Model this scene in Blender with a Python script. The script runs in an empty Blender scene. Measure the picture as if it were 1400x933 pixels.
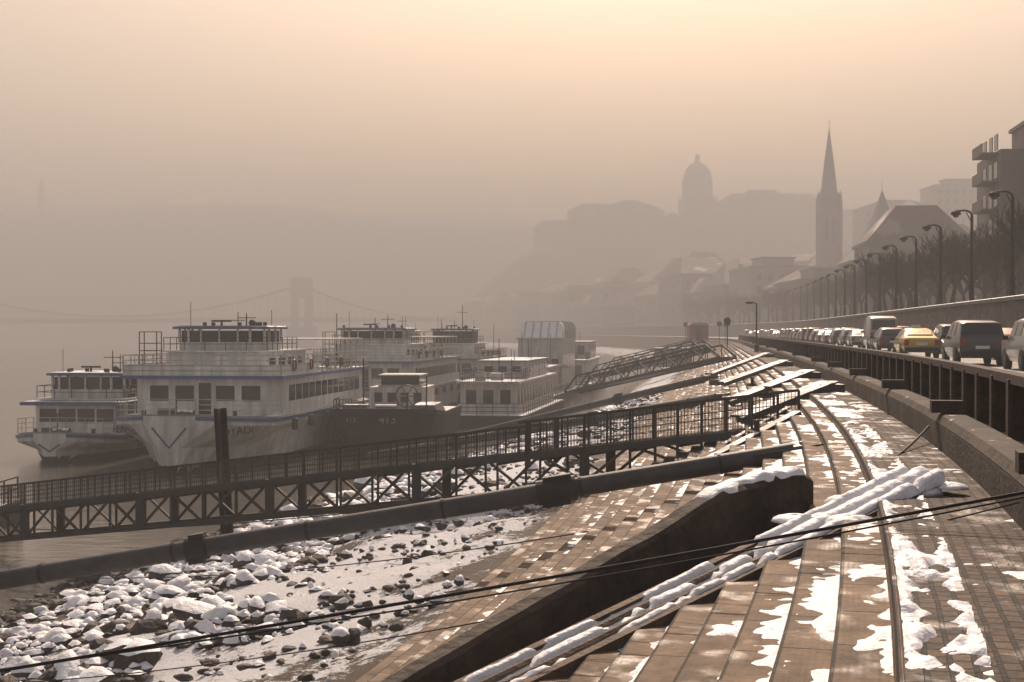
import bpy, bmesh, math, random
import numpy as np
from mathutils import Vector, Matrix, noise
random.seed(7)
rnd=random.random
def U(a,b): return a+(b-a)*random.random()
C=bpy.context.scene.collection

# ------------------------------------------------------------ materials
def nn(nt,t,**k):
    n=nt.nodes.new(t)
    for a,b in k.items(): setattr(n,a,b)
    return n
def mat(name,col,rough=.7,metal=0.,var=.18,vs=1.5,bump=0.,bs=12,snow=0.,ss=1.2,spec=.5,rvar=0.,st=None):
    m=bpy.data.materials.new(name); m.use_nodes=True; nt=m.node_tree
    b=nt.nodes['Principled BSDF']; L=nt.links.new
    b.inputs['Roughness'].default_value=rough; b.inputs['Metallic'].default_value=metal
    b.inputs['Specular IOR Level'].default_value=spec
    tc=nn(nt,'ShaderNodeTexCoord'); out=None
    if var>0:
        n=nn(nt,'ShaderNodeTexNoise'); n.inputs['Scale'].default_value=vs; n.inputs['Detail'].default_value=5
        n.inputs['Roughness'].default_value=.65
        if st:
            mp=nn(nt,'ShaderNodeMapping'); mp.inputs['Scale'].default_value=st; L(tc.outputs['Object'],mp.inputs[0]); L(mp.outputs[0],n.inputs['Vector'])
        else: L(tc.outputs['Object'],n.inputs['Vector'])
        r=nn(nt,'ShaderNodeMapRange'); r.inputs[1].default_value=.3; r.inputs[2].default_value=.7
        L(n.outputs['Fac'],r.inputs[0])
        mx=nn(nt,'ShaderNodeMix',data_type='RGBA')
        mx.inputs[6].default_value=tuple(c*(1-var) for c in col)+(1,)
        mx.inputs[7].default_value=tuple(min(1,c*(1+var)) for c in col)+(1,)
        L(r.outputs[0],mx.inputs[0]); out=mx.outputs[2]
        if rvar>0:
            rr=nn(nt,'ShaderNodeMapRange'); rr.inputs[1].default_value=.35; rr.inputs[2].default_value=.65
            rr.inputs[3].default_value=rough-rvar; rr.inputs[4].default_value=rough+rvar
            L(n.outputs['Fac'],rr.inputs[0]); L(rr.outputs[0],b.inputs['Roughness'])
    if snow>0:
        g=nn(nt,'ShaderNodeNewGeometry'); sp=nn(nt,'ShaderNodeSeparateXYZ'); L(g.outputs['Normal'],sp.inputs[0])
        a=nn(nt,'ShaderNodeMapRange'); a.inputs[1].default_value=.5; a.inputs[2].default_value=.75; L(sp.outputs[2],a.inputs[0])
        n2=nn(nt,'ShaderNodeTexNoise'); n2.inputs['Scale'].default_value=ss; n2.inputs['Detail'].default_value=6
        L(tc.outputs['Object'],n2.inputs['Vector'])
        t=.72-.42*snow
        c=nn(nt,'ShaderNodeMapRange'); c.inputs[1].default_value=t-.03; c.inputs[2].default_value=t+.03; L(n2.outputs['Fac'],c.inputs[0])
        mu=nn(nt,'ShaderNodeMath',operation='MULTIPLY'); L(a.outputs[0],mu.inputs[0]); L(c.outputs[0],mu.inputs[1])
        m2=nn(nt,'ShaderNodeMix',data_type='RGBA'); m2.inputs[6].default_value=tuple(col)+(1,); m2.inputs[7].default_value=(.8,.81,.84,1)
        L(mu.outputs[0],m2.inputs[0])
        if out: L(out,m2.inputs[6])
        out=m2.outputs[2]
    if out: L(out,b.inputs['Base Color'])
    else: b.inputs['Base Color'].default_value=tuple(col)+(1,)
    if bump>0:
        n3=nn(nt,'ShaderNodeTexNoise'); n3.inputs['Scale'].default_value=bs; n3.inputs['Detail'].default_value=6
        L(tc.outputs['Object'],n3.inputs['Vector'])
        bp=nn(nt,'ShaderNodeBump'); bp.inputs['Strength'].default_value=bump; bp.inputs['Distance'].default_value=.05
        L(n3.outputs['Fac'],bp.inputs['Height']); L(bp.outputs[0],b.inputs['Normal'])
    return m

def brickmat(name,c1,c2,cm,bw,bh,mortar=.012,rough=.6,snow=0.,ss=1.,bstr=.6,wet=False,offs=.5,rib=False,gam=.25,spec=.5,wr=.3):
    m=bpy.data.materials.new(name); m.use_nodes=True; nt=m.node_tree; L=nt.links.new
    b=nt.nodes['Principled BSDF']; b.inputs['Specular IOR Level'].default_value=spec
    uv=nn(nt,'ShaderNodeUVMap'); 
    nz=nn(nt,'ShaderNodeTexNoise'); nz.inputs['Scale'].default_value=2.2; nz.inputs['Detail'].default_value=4
    L(uv.outputs[0],nz.inputs['Vector'])
    wob=nn(nt,'ShaderNodeVectorMath',operation='MULTIPLY_ADD'); wob.inputs[1].default_value=(.05,.03,0)
    L(nz.outputs['Color'],wob.inputs[0]); L(uv.outputs[0],wob.inputs[2])
    br=nn(nt,'ShaderNodeTexBrick'); br.offset=offs
    br.inputs['Color1'].default_value=c1+(1,); br.inputs['Color2'].default_value=c2+(1,); br.inputs['Mortar'].default_value=cm+(1,)
    br.inputs['Scale'].default_value=1; br.inputs['Brick Width'].default_value=bw; br.inputs['Row Height'].default_value=bh
    br.inputs['Mortar Size'].default_value=mortar; br.inputs['Mortar Smooth'].default_value=.3
    L(wob.outputs[0] if gam>0 else uv.outputs[0],br.inputs['Vector'])
    n=nn(nt,'ShaderNodeTexNoise'); n.inputs['Scale'].default_value=1.5; n.inputs['Detail'].default_value=12; n.inputs['Roughness'].default_value=.75
    L(uv.outputs[0],n.inputs['Vector'])
    r=nn(nt,'ShaderNodeMapRange'); r.inputs[1].default_value=.34; r.inputs[2].default_value=.66; r.inputs[3].default_value=.3; r.inputs[4].default_value=1.5
    L(n.outputs['Fac'],r.inputs[0])
    mx=nn(nt,'ShaderNodeMix',data_type='RGBA',blend_type='MULTIPLY'); mx.inputs[0].default_value=1
    L(br.outputs['Color'],mx.inputs[6]); L(r.outputs[0],mx.inputs[7]); out=mx.outputs[2]
    h=nn(nt,'ShaderNodeMath',operation='MULTIPLY_ADD'); h.inputs[1].default_value=-1.
    L(br.outputs['Fac'],h.inputs[0])
    n4=nn(nt,'ShaderNodeTexNoise'); n4.inputs['Scale'].default_value=14; n4.inputs['Detail'].default_value=6
    L(uv.outputs[0],n4.inputs['Vector']); L(n4.outputs['Fac'],h.inputs[2])
    hh=h.outputs[0]
    if rib:
        wv=nn(nt,'ShaderNodeTexWave',wave_type='BANDS',bands_direction='Y'); wv.inputs['Scale'].default_value=7.5; wv.inputs['Distortion'].default_value=1.2; wv.inputs['Detail Scale'].default_value=3
        L(uv.outputs[0],wv.inputs['Vector'])
        ad=nn(nt,'ShaderNodeMath',operation='MULTIPLY_ADD'); ad.inputs[1].default_value=.11; L(wv.outputs['Fac'],ad.inputs[0]); L(hh,ad.inputs[2]); hh=ad.outputs[0]
    bp=nn(nt,'ShaderNodeBump'); bp.inputs['Strength'].default_value=bstr; bp.inputs['Distance'].default_value=.02
    L(hh,bp.inputs['Height']); L(bp.outputs[0],b.inputs['Normal'])
    if wet:
        n5=nn(nt,'ShaderNodeTexNoise'); n5.inputs['Scale'].default_value=1.7; n5.inputs['Detail'].default_value=5
        L(uv.outputs[0],n5.inputs['Vector'])
        q=nn(nt,'ShaderNodeMapRange'); q.inputs[1].default_value=.54; q.inputs[2].default_value=.66; q.inputs[3].default_value=rough; q.inputs[4].default_value=wr
        L(n5.outputs['Fac'],q.inputs[0]); L(q.outputs[0],b.inputs['Roughness'])
    else: b.inputs['Roughness'].default_value=rough
    if snow>0:
        g=nn(nt,'ShaderNodeNewGeometry'); sp=nn(nt,'ShaderNodeSeparateXYZ'); L(g.outputs['Normal'],sp.inputs[0])
        a=nn(nt,'ShaderNodeMapRange'); a.inputs[1].default_value=.5; a.inputs[2].default_value=.75; L(sp.outputs[2],a.inputs[0])
        n2=nn(nt,'ShaderNodeTexNoise'); n2.inputs['Scale'].default_value=ss; n2.inputs['Detail'].default_value=7; n2.inputs['Roughness'].default_value=.6
        L(uv.outputs[0],n2.inputs['Vector'])
        t=.72-.42*snow
        c=nn(nt,'ShaderNodeMapRange'); c.inputs[1].default_value=t-.02; c.inputs[2].default_value=t+.02; L(n2.outputs['Fac'],c.inputs[0])
        mu=nn(nt,'ShaderNodeMath',operation='MULTIPLY'); L(a.outputs[0],mu.inputs[0]); L(c.outputs[0],mu.inputs[1])
        m2=nn(nt,'ShaderNodeMix',data_type='RGBA'); m2.inputs[7].default_value=(.8,.81,.84,1)
        L(mu.outputs[0],m2.inputs[0]); L(out,m2.inputs[6]); out=m2.outputs[2]
    L(out,b.inputs['Base Color'])
    return m

M={}
M['white']=mat('ship_white_paint',(.5,.5,.48),.45,var=.32,vs=1.4,st=(1.5,1.5,.25))
M['white2']=mat('ship_cream_paint',(.38,.36,.33),.5,var=.42,vs=1.2,st=(1.5,1.5,.3))
M['blue']=mat('ship_blue_paint',(.035,.08,.2),.4,var=.2)
M['deck']=mat('ship_deck',(.2,.2,.2),.7,snow=.7,ss=.7)
M['dark']=mat('dark_steel',(.03,.028,.027),.6,metal=.1,var=.3,spec=.3)
M['dark_snow']=mat('dark_steel_snowy',(.04,.037,.035),.6,var=.3,snow=.6,ss=2)
M['hull']=mat('black_hull',(.016,.016,.018),.7,var=.5,vs=.9,spec=.2)
M['rust']=mat('rusty_steel',(.045,.029,.022),.8,var=.5,vs=4,bump=.5,bs=30,spec=.3)
M['glass']=mat('window_glass',(.015,.017,.02),.12,var=0)
M['pipe']=mat('grey_pipe_paint',(.055,.055,.055),.55,var=.3,vs=2.5,bump=.1,spec=.3)
M['snow']=mat('snow',(.76,.77,.8),.55,var=.08,vs=5,bump=.8,bs=10,spec=.35)
M['rock']=mat('rock',(.055,.046,.038),.75,var=.6,vs=3,bump=.8,bs=8)
M['asphalt']=mat('asphalt',(.055,.053,.05),.6,var=.25,vs=.8,rvar=.15)
M['paint']=mat('road_marking',(.6,.6,.58),.6)
M['mesh']=mat('grating',(.04,.038,.037),.7,var=.3,spec=.3)
M['green']=mat('green_cabin_paint',(.05,.075,.06),.5)
M['redbox']=mat('red_brown_paint',(.16,.05,.035),.6)
M['lettering']=mat('faded_lettering',(.22,.22,.21),.6,var=.3)
M['bark']=mat('bark',(.045,.033,.026),.9,var=.3,spec=.1)
M['wall_l']=mat('pale_plaster',(.28,.25,.21),.8,var=.15,vs=.3)
M['wall_d']=mat('brown_plaster',(.15,.125,.108),.8,var=.15,vs=.3)
M['stonep']=mat('palace_stone',(.2,.18,.16),.8,var=.15,vs=.05)
M['roof']=mat('snowy_roof',(.12,.085,.07),.8,snow=.3,ss=.12)
M['roofd']=mat('slate_roof',(.07,.07,.07),.7,var=.2,vs=.2)
M['copper']=mat('copper_dome',(.09,.13,.11),.6,var=.2,vs=.2)
M['tyre']=mat('tyre',(.02,.02,.02),.8,var=0)
M['tail']=mat('tail_light',(.35,.02,.015),.25,var=0)
M['plate']=mat('number_plate',(.7,.7,.68),.5,var=0)
M['timber']=mat('weathered_timber',(.1,.065,.042),.8,var=.5,vs=4,bump=.4,bs=25)
M['hillm']=mat('hill_woodland',(.07,.065,.05),.95,var=.4,vs=.03)
M['concrete']=mat('weathered_concrete',(.055,.041,.032),.85,var=.7,vs=1.6,bump=.9,bs=7,spec=.3)
M['upper']=mat('upper_ground',(.12,.11,.1),.9,snow=.5,ss=.3)
M['steps']=brickmat('step_stone',(.19,.128,.08),(.13,.088,.055),(.02,.015,.011),1.05,.35,.014,.85,wet=True,rib=True,offs=.5,gam=0,spec=.3,wr=.42)
M['cobble']=brickmat('cobblestone',(.12,.08,.054),(.06,.042,.03),(.016,.012,.01),.17,.12,.016,.85,snow=.1,ss=2,bstr=1,wet=True,spec=.3,wr=.4)
M['kerb']=brickmat('kerb_stone',(.07,.05,.036),(.042,.032,.025),(.018,.015,.012),.9,.5,.014,.85,bstr=1,snow=.15,ss=2,spec=.3)
M['rwall']=brickmat('retaining_wall_stone',(.14,.115,.09),(.09,.073,.06),(.045,.036,.03),1.0,.4,.012,.85,bstr=.7)

# ------------------------------------------------------------ mesh builder
class MB:
    def __init__(s): s.v=[]; s.f=[]
    def add(s,vs,fs):
        o=len(s.v); s.v+= [tuple(v) for v in vs]; s.f+=[tuple(i+o for i in f) for f in fs]
    def box(s,cx,cy,cz,sx,sy,sz,rz=0):
        c,n=math.cos(rz),math.sin(rz); vs=[]
        for z in(-.5,.5):
            for x,y in((-.5,-.5),(.5,-.5),(.5,.5),(-.5,.5)):
                X,Y=x*sx,y*sy; vs.append((cx+X*c-Y*n,cy+X*n+Y*c,cz+z*sz))
        s.add(vs,[(0,3,2,1),(4,5,6,7),(0,1,5,4),(1,2,6,5),(2,3,7,6),(3,0,4,7)])
    def b(s,x0,x1,y0,y1,z0,z1): s.box((x0+x1)/2,(y0+y1)/2,(z0+z1)/2,x1-x0,y1-y0,z1-z0)
    def beam(s,p0,p1,w,h):
        p0,p1=Vector(p0),Vector(p1); d=(p1-p0).normalized()
        r=d.cross(Vector((0,0,1)))
        if r.length<.01: r=Vector((1,0,0))
        r.normalize(); u=r.cross(d).normalized(); vs=[]
        for p in(p0,p1):
            for a,c in((-.5,-.5),(.5,-.5),(.5,.5),(-.5,.5)): vs.append(p+r*a*w+u*c*h)
        s.add(vs,[(0,3,2,1),(4,5,6,7),(0,1,5,4),(1,2,6,5),(2,3,7,6),(3,0,4,7)])
    def cyl(s,p0,p1,r0,r1=None,n=8,cap=True):
        r1=r0 if r1 is None else r1
        p0,p1=Vector(p0),Vector(p1); d=(p1-p0).normalized()
        r=d.cross(Vector((0,0,1)))
        if r.length<.01: r=Vector((1,0,0))
        r.normalize(); u=r.cross(d); vs=[]
        for p,q in((p0,r0),(p1,r1)):
            for i in range(n):
                a=2*math.pi*i/n; vs.append(p+r*math.cos(a)*q+u*math.sin(a)*q)
        fs=[(i,(i+1)%n,n+(i+1)%n,n+i) for i in range(n)]
        if cap: fs+=[tuple(range(n))[::-1],tuple(range(n,2*n))]
        s.add(vs,fs)
    def loft(s,rings,cap=True,closed=True):
        n=len(rings[0]); vs=[p for r in rings for p in r]; fs=[]
        for i in range(len(rings)-1):
            for j in range(n if closed else n-1):
                k=(j+1)%n; fs.append((i*n+j,i*n+k,(i+1)*n+k,(i+1)*n+j))
        if cap: fs+=[tuple(range(n)),tuple(range((len(rings)-1)*n,len(rings)*n))]
        s.add(vs,fs)
    def dome(s,cx,cy,cz,r,h,n=16,m=6):
        rings=[]
        for i in range(m+1):
            a=i/m*math.pi/2; rings.append([(cx+r*math.cos(a)*math.cos(2*math.pi*j/n)+1e-4*j*(i==m),cy+r*math.cos(a)*math.sin(2*math.pi*j/n),cz+h*math.sin(a)) for j in range(n)])
        s.loft(rings)
    def rail(s,pts,h,nr=3,sp=1.5,r=.03,post=None):
        for a,b in zip(pts[:-1],pts[1:]):
            a,b=Vector(a),Vector(b); L=(b-a).length; k=max(1,int(round(L/sp)))
            for i in range(k+1):
                p=a.lerp(b,i/k); s.beam(p,p+Vector((0,0,h)),post or r*2,post or r*2)
            for i in range(nr):
                z=Vector((0,0,h*(i+1)/nr)); s.beam(a+z,b+z,r*2,r*2)
    def obj(s,name,mt,parent=None,smooth=False,fix=True,bevel=0,uv=None):
        me=bpy.data.meshes.new(name); me.from_pydata(s.v,[],s.f); me.materials.append(mt)
        if fix:
            bm=bmesh.new(); bm.from_mesh(me); bmesh.ops.recalc_face_normals(bm,faces=bm.faces); bm.to_mesh(me); bm.free()
        if smooth: me.polygons.foreach_set('use_smooth',[True]*len(me.polygons))
        if uv is not None:
            l=me.uv_layers.new(name='UVMap'); idx=np.zeros(len(me.loops),dtype=np.int32); me.loops.foreach_get('vertex_index',idx)
            l.data.foreach_set('uv',np.array(uv,dtype=np.float32)[idx].ravel())
        o=bpy.data.objects.new(name,me); C.objects.link(o)
        if parent: o.parent=parent
        if bevel:
            bv=o.modifiers.new('bevel','BEVEL'); bv.width=bevel; bv.segments=2; bv.limit_method='ANGLE'
        return o
def empty(name,loc=(0,0,0),rz=0):
    e=bpy.data.objects.new(name,None); e.location=loc; e.rotation_euler=(0,0,rz); e.empty_display_size=.5; C.objects.link(e); return e
def group(name,parts,loc=(0,0,0),rz=0):
    e=empty(name,loc,rz)
    for pn,(mb,mk,*o) in parts.items():
        if mb.v: mb.obj(pn,M[mk],e,**(o[0] if o else {}))
    return e
def text(s,loc,rot,size,mk,parent):
    c=bpy.data.curves.new('lettering','FONT'); c.body=s; c.size=size; c.extrude=.01; c.align_x='CENTER'
    o=bpy.data.objects.new('lettering',c); c.materials.append(M[mk]); o.location=loc; o.rotation_euler=rot; o.parent=parent; C.objects.link(o)

# ------------------------------------------------------------ bank geometry (camera eye is z=0, water z=-8)
WZ=-8.
mt=[(-30,.27),(6,.265),(10,.245),(18,.205),(30,.165),(50,.15),(90,.14),(200,.14),(250,.11),(350,-.05),(500,-.2),(1000,-.25),(1600,-.25)]
def slope(Y): return float(np.interp(Y,[a for a,b in mt],[b for a,b in mt]))
_ys=np.arange(-30,1600.1,.5); _m=np.interp(_ys,[a for a,b in mt],[b for a,b in mt]); _x=np.concatenate([[0],np.cumsum((_m[1:]+_m[:-1])/2*.5)])
_x+=4.36-np.interp(12.1,_ys,_x); _s=np.concatenate([[0],np.cumsum(np.sqrt(1+_m[1:]**2)*.5)])
def kx(Y): return float(np.interp(Y,_ys,_x))
def arc(Y): return float(np.interp(Y,_ys,_s))
def bank(Y,off,z=0):
    m=slope(Y); n=math.sqrt(1+m*m); return (kx(Y)+off/n, Y-off*m/n, z)
WW=1.15
def stepz(w):
    if w<0: return -1.7
    if w<6.3: return -1.7-.15*(int(w/.35)+1)
    return None
def q(Y): return float(np.interp(Y,[10,30,60,84,110,300],[.8,.76,.72,.56,.45,.4]))
PW=[6.3,9,15,20,27,40,80]; PZ=[-4.45,-4.85,-5.8,-6.7,-8.0,-9.6,-11]
def extrude(name,prof,ys,mk,smooth=False):
    vs=[];uv=[];fs=[];n=len(prof)
    for Y in ys:
        u=arc(Y)
        for o,z,v in prof: vs.append(bank(Y,o,z)); uv.append((u,v))
    for i in range(len(ys)-1):
        for j in range(n-1):
            a=i*n+j; fs.append((a,a+1,a+n+1,a+n))
    mb=MB(); mb.v=vs; mb.f=fs
    return mb.obj(name,M[mk],None,smooth,False,0,uv)
ys=list(np.arange(-8,40,.5))+list(np.arange(40,130,2))+list(np.arange(130,1000,10))
prof=[(-WW-6.9,-4.9,6.9),(-WW-6.3,-4.9,6.5),(-WW-6.3,-4.4,6.3)]
for k in range(17,-1,-1):
    zt=-1.7-.15*(k+1)
    if k<17: prof.append((-WW-.35*(k+1),zt,.35*(k+1)))
    prof.append((-WW-.35*k-.02,zt,.35*k+.02)); prof.append((-WW-.35*k-.005,zt+.13,.35*k+.005))
    if k>0: prof.append((-WW-.35*k-.012,zt+.143,.35*k+.003))
prof.append((-WW,-1.7,0.))
prof.append((-WW+.02,-1.7,-.02))
extrude('embankment_steps',prof,ys,'steps')
extrude('cobbled_walkway',[(-WW+.02,-1.7,-.02),(-.6,-1.69,-.55),(0,-1.7,-1.15)],ys,'cobble')
extrude('stone_kerb',[(0,-1.75,0),(.0,-1.32,.5),(.06,-1.22,.6),(.1,-1.2,.66),(.38,-1.2,.9),(.38,-1.3,1.)],ys,'kerb')
extrude('road',[(.38,-1.25,0),(12.2,-1.25,11)],ys,'asphalt')
extrude('retaining_wall',[(12.0,-1.3,0),(12.15,1.7,3.0),(12.0,1.72,3.1),(12.0,1.92,3.3),(12.5,1.92,3.8),(12.5,1.8,4)],ys[16:],'rwall')
extrude('pavement',[(12.5,1.86,0),(16,1.86,3.5),(24,1.88,12)],ys[16:],'upper')
extrude('snowy_coping',[(12.02,1.925,0),(12.1,1.97,.1),(12.4,1.97,.4),(12.49,1.925,.5)],ys[16:],'snow',True)
mk_=MB()
for Y in np.arange(10,200,6):
    for o in(4.2,8.0):
        a=bank(Y,o-.06,-1.246);b=bank(Y,o+.06,-1.246);c=bank(Y+2.5,o+.06,-1.246);d=bank(Y+2.5,o-.06,-1.246); mk_.add([a,b,c,d],[(0,1,2,3)])
mk_.obj('lane_markings',M['paint'],fix=False)

# beach terrain
def beachmat():
    m=bpy.data.materials.new('snowy_shore'); m.use_nodes=True; nt=m.node_tree; L=nt.links.new; b=nt.nodes['Principled BSDF']
    uv=nn(nt,'ShaderNodeUVMap'); sp=nn(nt,'ShaderNodeSeparateXYZ'); L(uv.outputs[0],sp.inputs[0])
    n1=nn(nt,'ShaderNodeTexNoise'); n1.inputs['Scale'].default_value=.32; n1.inputs['Detail'].default_value=12; n1.inputs['Roughness'].default_value=.7; L(uv.outputs[0],n1.inputs['Vector'])
    n2=nn(nt,'ShaderNodeTexNoise'); n2.inputs['Scale'].default_value=6; n2.inputs['Detail'].default_value=9; n2.inputs['Roughness'].default_value=.75; L(uv.outputs[0],n2.inputs['Vector'])
    f=nn(nt,'ShaderNodeFloatCurve'); 
    mr=nn(nt,'ShaderNodeMapRange'); mr.inputs[1].default_value=6; mr.inputs[2].default_value=28; L(sp.outputs[1],mr.inputs[0])
    cv=f.mapping.curves[0]; cv.points[0].location=(0,.48); cv.points[1].location=(1,.0)
    for p in((.06,.56),(.12,.63),(.4,.62),(.55,.52),(.7,.40),(.9,.2)): cv.points.new(*p)
    f.mapping.update(); L(mr.outputs[0],f.inputs['Value'])
    s=nn(nt,'ShaderNodeMath',operation='ADD'); L(n1.outputs['Fac'],s.inputs[0]); L(f.outputs[0],s.inputs[1])
    n2s=nn(nt,'ShaderNodeMath',operation='MULTIPLY_ADD'); n2s.inputs[1].default_value=.45; L(n2.outputs['Fac'],n2s.inputs[0]); L(s.outputs[0],n2s.inputs[2])
    t=nn(nt,'ShaderNodeMapRange'); t.inputs[1].default_value=1.26; t.inputs[2].default_value=1.285; L(n2s.outputs[0],t.inputs[0])
    mud=nn(nt,'ShaderNodeMix',data_type='RGBA'); mud.inputs[6].default_value=(.025,.018,.012,1); mud.inputs[7].default_value=(.11,.078,.048,1); L(n2.outputs['Fac'],mud.inputs[0])
    mx=nn(nt,'ShaderNodeMix',data_type='RGBA'); mx.inputs[7].default_value=(.76,.77,.8,1); L(t.outputs[0],mx.inputs[0]); L(mud.outputs[2],mx.inputs[6])
    L(mx.outputs[2],b.inputs['Base Color']); b.inputs['Roughness'].default_value=.75; b.inputs['Specular IOR Level'].default_value=.3
    ad=nn(nt,'ShaderNodeMath',operation='MULTIPLY_ADD'); ad.inputs[1].default_value=.6; L(t.outputs[0],ad.inputs[0]); L(n2.outputs['Fac'],ad.inputs[2])
    bp=nn(nt,'ShaderNodeBump'); bp.inputs['Strength'].default_value=1; bp.inputs['Distance'].default_value=.12; L(ad.outputs[0],bp.inputs['Height']); L(bp.outputs[0],b.inputs['Normal'])
    return m
M['beach']=beachmat()
yb=list(np.arange(4,60,.35))+list(np.arange(60,130,1.5))+list(np.arange(130,1000,12))
wes=list(np.arange(6.0,28,.35))+[30,35,40,60,80]
vs=[];uv=[];fs=[];n=len(wes)
for Y in yb:
    qq=q(Y); a_=arc(Y)
    for we in wes[::-1]:
        w=6.3+(we-6.3)*qq; z=float(np.interp(max(we,6.3),PW,PZ))
        amp=.16 if 7<we<28 else .03
        z+=amp*noise.noise((a_*.5,w*.5,1.3))+.09*noise.noise((a_*1.9,w*1.9,4))*(amp>.1)
        vs.append(bank(Y,-WW-w,z)); uv.append((a_,we))
for i in range(len(yb)-1):
    for j in range(n-1):
        a=i*n+j; fs.append((a,a+1,a+n+1,a+n))
mb=MB(); mb.v=vs; mb.f=fs; mb.obj('shore_ground',M['beach'],None,True,False,0,uv)

mb=MB(); mb.add([(-5000,-600,-13),(5000,-600,-13),(5000,6000,-13),(-5000,6000,-13)],[(0,1,2,3)]); mb.obj('ground',M['hillm'],fix=False)
def watermat():
    m=bpy.data.materials.new('river_water'); m.use_nodes=True; nt=m.node_tree; L=nt.links.new; b=nt.nodes['Principled BSDF']
    b.inputs['Base Color'].default_value=(.1,.09,.075,1); b.inputs['Roughness'].default_value=.1; b.inputs['IOR'].default_value=1.33
    tc=nn(nt,'ShaderNodeTexCoord'); mp=nn(nt,'ShaderNodeMapping'); mp.inputs['Scale'].default_value=(.6,1.3,1); L(tc.outputs['Object'],mp.inputs[0])
    n1=nn(nt,'ShaderNodeTexNoise'); n1.inputs['Scale'].default_value=1.0; n1.inputs['Detail'].default_value=6; n1.inputs['Roughness'].default_value=.6; L(mp.outputs[0],n1.inputs['Vector'])
    bp=nn(nt,'ShaderNodeBump'); bp.inputs['Strength'].default_value=.3; bp.inputs['Distance'].default_value=.14; L(n1.outputs['Fac'],bp.inputs['Height']); L(bp.outputs[0],b.inputs['Normal'])
    return m
M['water']=watermat()
mb=MB(); mb.add([(-4500,-500,WZ),(400,-500,WZ),(400,2500,WZ),(-4500,2500,WZ)],[(0,1,2,3)]); mb.obj('river_water',M['water'],fix=False)
extrude('upper_ground',[(23.9,1.87,0),(60,2.5,40),(150,6,100),(500,12,500),(1500,15,1500)],list(np.arange(-8,300,20))+list(np.arange(300,1100,40)),'upper')

# hills
ss=lambda a,b,x:(lambda t:t*t*(3-2*t))(min(1,max(0,(x-a)/(b-a))))
rx=[-1400,-700,-480,-444,-257,-208,-150,-55,25,120,800,2000]; rz=[105,112,117,122,128,125,116,111,106,100,90,90]
def hz(x,y):
    z=-12
    c=ss(-75,25,x)*ss(770,880,y)*(1-ss(330,430,x)*.3)*65-12
    d=ss(90,135,x)*ss(400,440,y)*(46+6*ss(150,260,x))-12
    xr=x*1350/max(y,400)
    e=ss(1120,1370,y)*(float(np.interp(xr,rx,rz))+8+3*noise.noise((x*.01,y*.01,0))+1.5*noise.noise((x*.05,y*.05,2)))-12
    return max(z,c,d if y>400 else z,e if y>1100 else z)
xs=np.concatenate([np.arange(-2200,-500,40),np.arange(-500,500,12),np.arange(500,2000,60)]); yh=np.concatenate([np.arange(390,900,14),np.arange(900,1500,22),np.arange(1500,2400,100)])
vs=[(x,y,hz(x,y)) for y in yh for x in xs]; n=len(xs); fs=[(i*n+j,i*n+j+1,(i+1)*n+j+1,(i+1)*n+j) for i in range(len(yh)-1) for j in range(n-1)]
mb=MB(); mb.v=vs; mb.f=fs; mb.obj('hills',M['hillm'],None,True,False)

# ------------------------------------------------------------ snow patches on treads + walkway
def snowstrip(mb,o0,o1,z0,y0,y1,dy,nw,thr,seed,edge=0.,amp=.06,cap=.035,rough=.012,foot=0):
    n=nw+1; rows=int((y1-y0)/dy); base=len(mb.v); H=[]
    rf=np.random.RandomState(int(seed*10)); ft=[(rf.uniform(y0,y1),rf.uniform(o0+.1,o1-.1),rf.uniform(.7,1.2)) for _ in range(foot)]; fa=np.array(ft) if foot else None
    for i in range(rows+1):
        Y=y0+i*dy
        near=fa[np.abs(fa[:,0]-Y)<.25] if foot else []
        for j in range(n):
            t=j/nw; o=o0+(o1-o0)*t
            h=noise.noise((Y*.55,o*1.6,seed))*.7+noise.noise((Y*2.3,o*3.5,seed+5))*.5+noise.noise((Y*7,o*8,seed+9))*.35-thr+edge*(t-.5)
            if t==0: h-=.12
            hh=max(-.012,min(cap,h*amp))
            if hh>.01: hh+=rough*noise.noise((Y*5,o*9,seed+2))+rough*.6*noise.noise((Y*13,o*19,seed+3))
            for fy,fo,fs_ in near:
                d2=((Y-fy)/.15)**2+((o-fo)/.065)**2
                if d2<2: hh-=.04*fs_*max(0,1-d2*.6)
            H.append(hh); mb.v.append(bank(Y,o,z0+hh))
    for i in range(rows):
        for j in range(nw):
            a=i*n+j; ids=(a,a+1,a+n+1,a+n)
            if max(H[k] for k in ids)>0: mb.f.append(tuple(base+k for k in ids))
sm=MB()
for k in range(16):
    thr=[.12,.15,.2,.26,.3,.34,.36,.38,.38,.38,.38,.38,.38,.38,.38,.38][k]
    snowstrip(sm,-WW-.35*(k+1)+.012,-WW-.35*k-.024,-1.7-.15*(k+1),5,60,.055,8,thr,k*3.1,.4 if k<2 else .8,foot=36)
for k in range(16):
    snowstrip(sm,-WW-.35*(k+1)+.012,-WW-.35*k-.024,-1.7-.15*(k+1),60,150,.35,3,.22+.01*k,k*3.1,.5)
snowstrip(sm,-WW+.03,-.7,-1.695,4,26,.035,14,-.12,77,0,.08,.045,.035,220)
snowstrip(sm,-WW+.03,-.6,-1.69,26,60,.09,8,.12,71,0,.09,.04)
snowstrip(sm,-.7,-.01,-1.69,6,60,.07,8,.42,55,0,.07,.03)
sm.obj('snow_patches',M['snow'],None,True,False)

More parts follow.
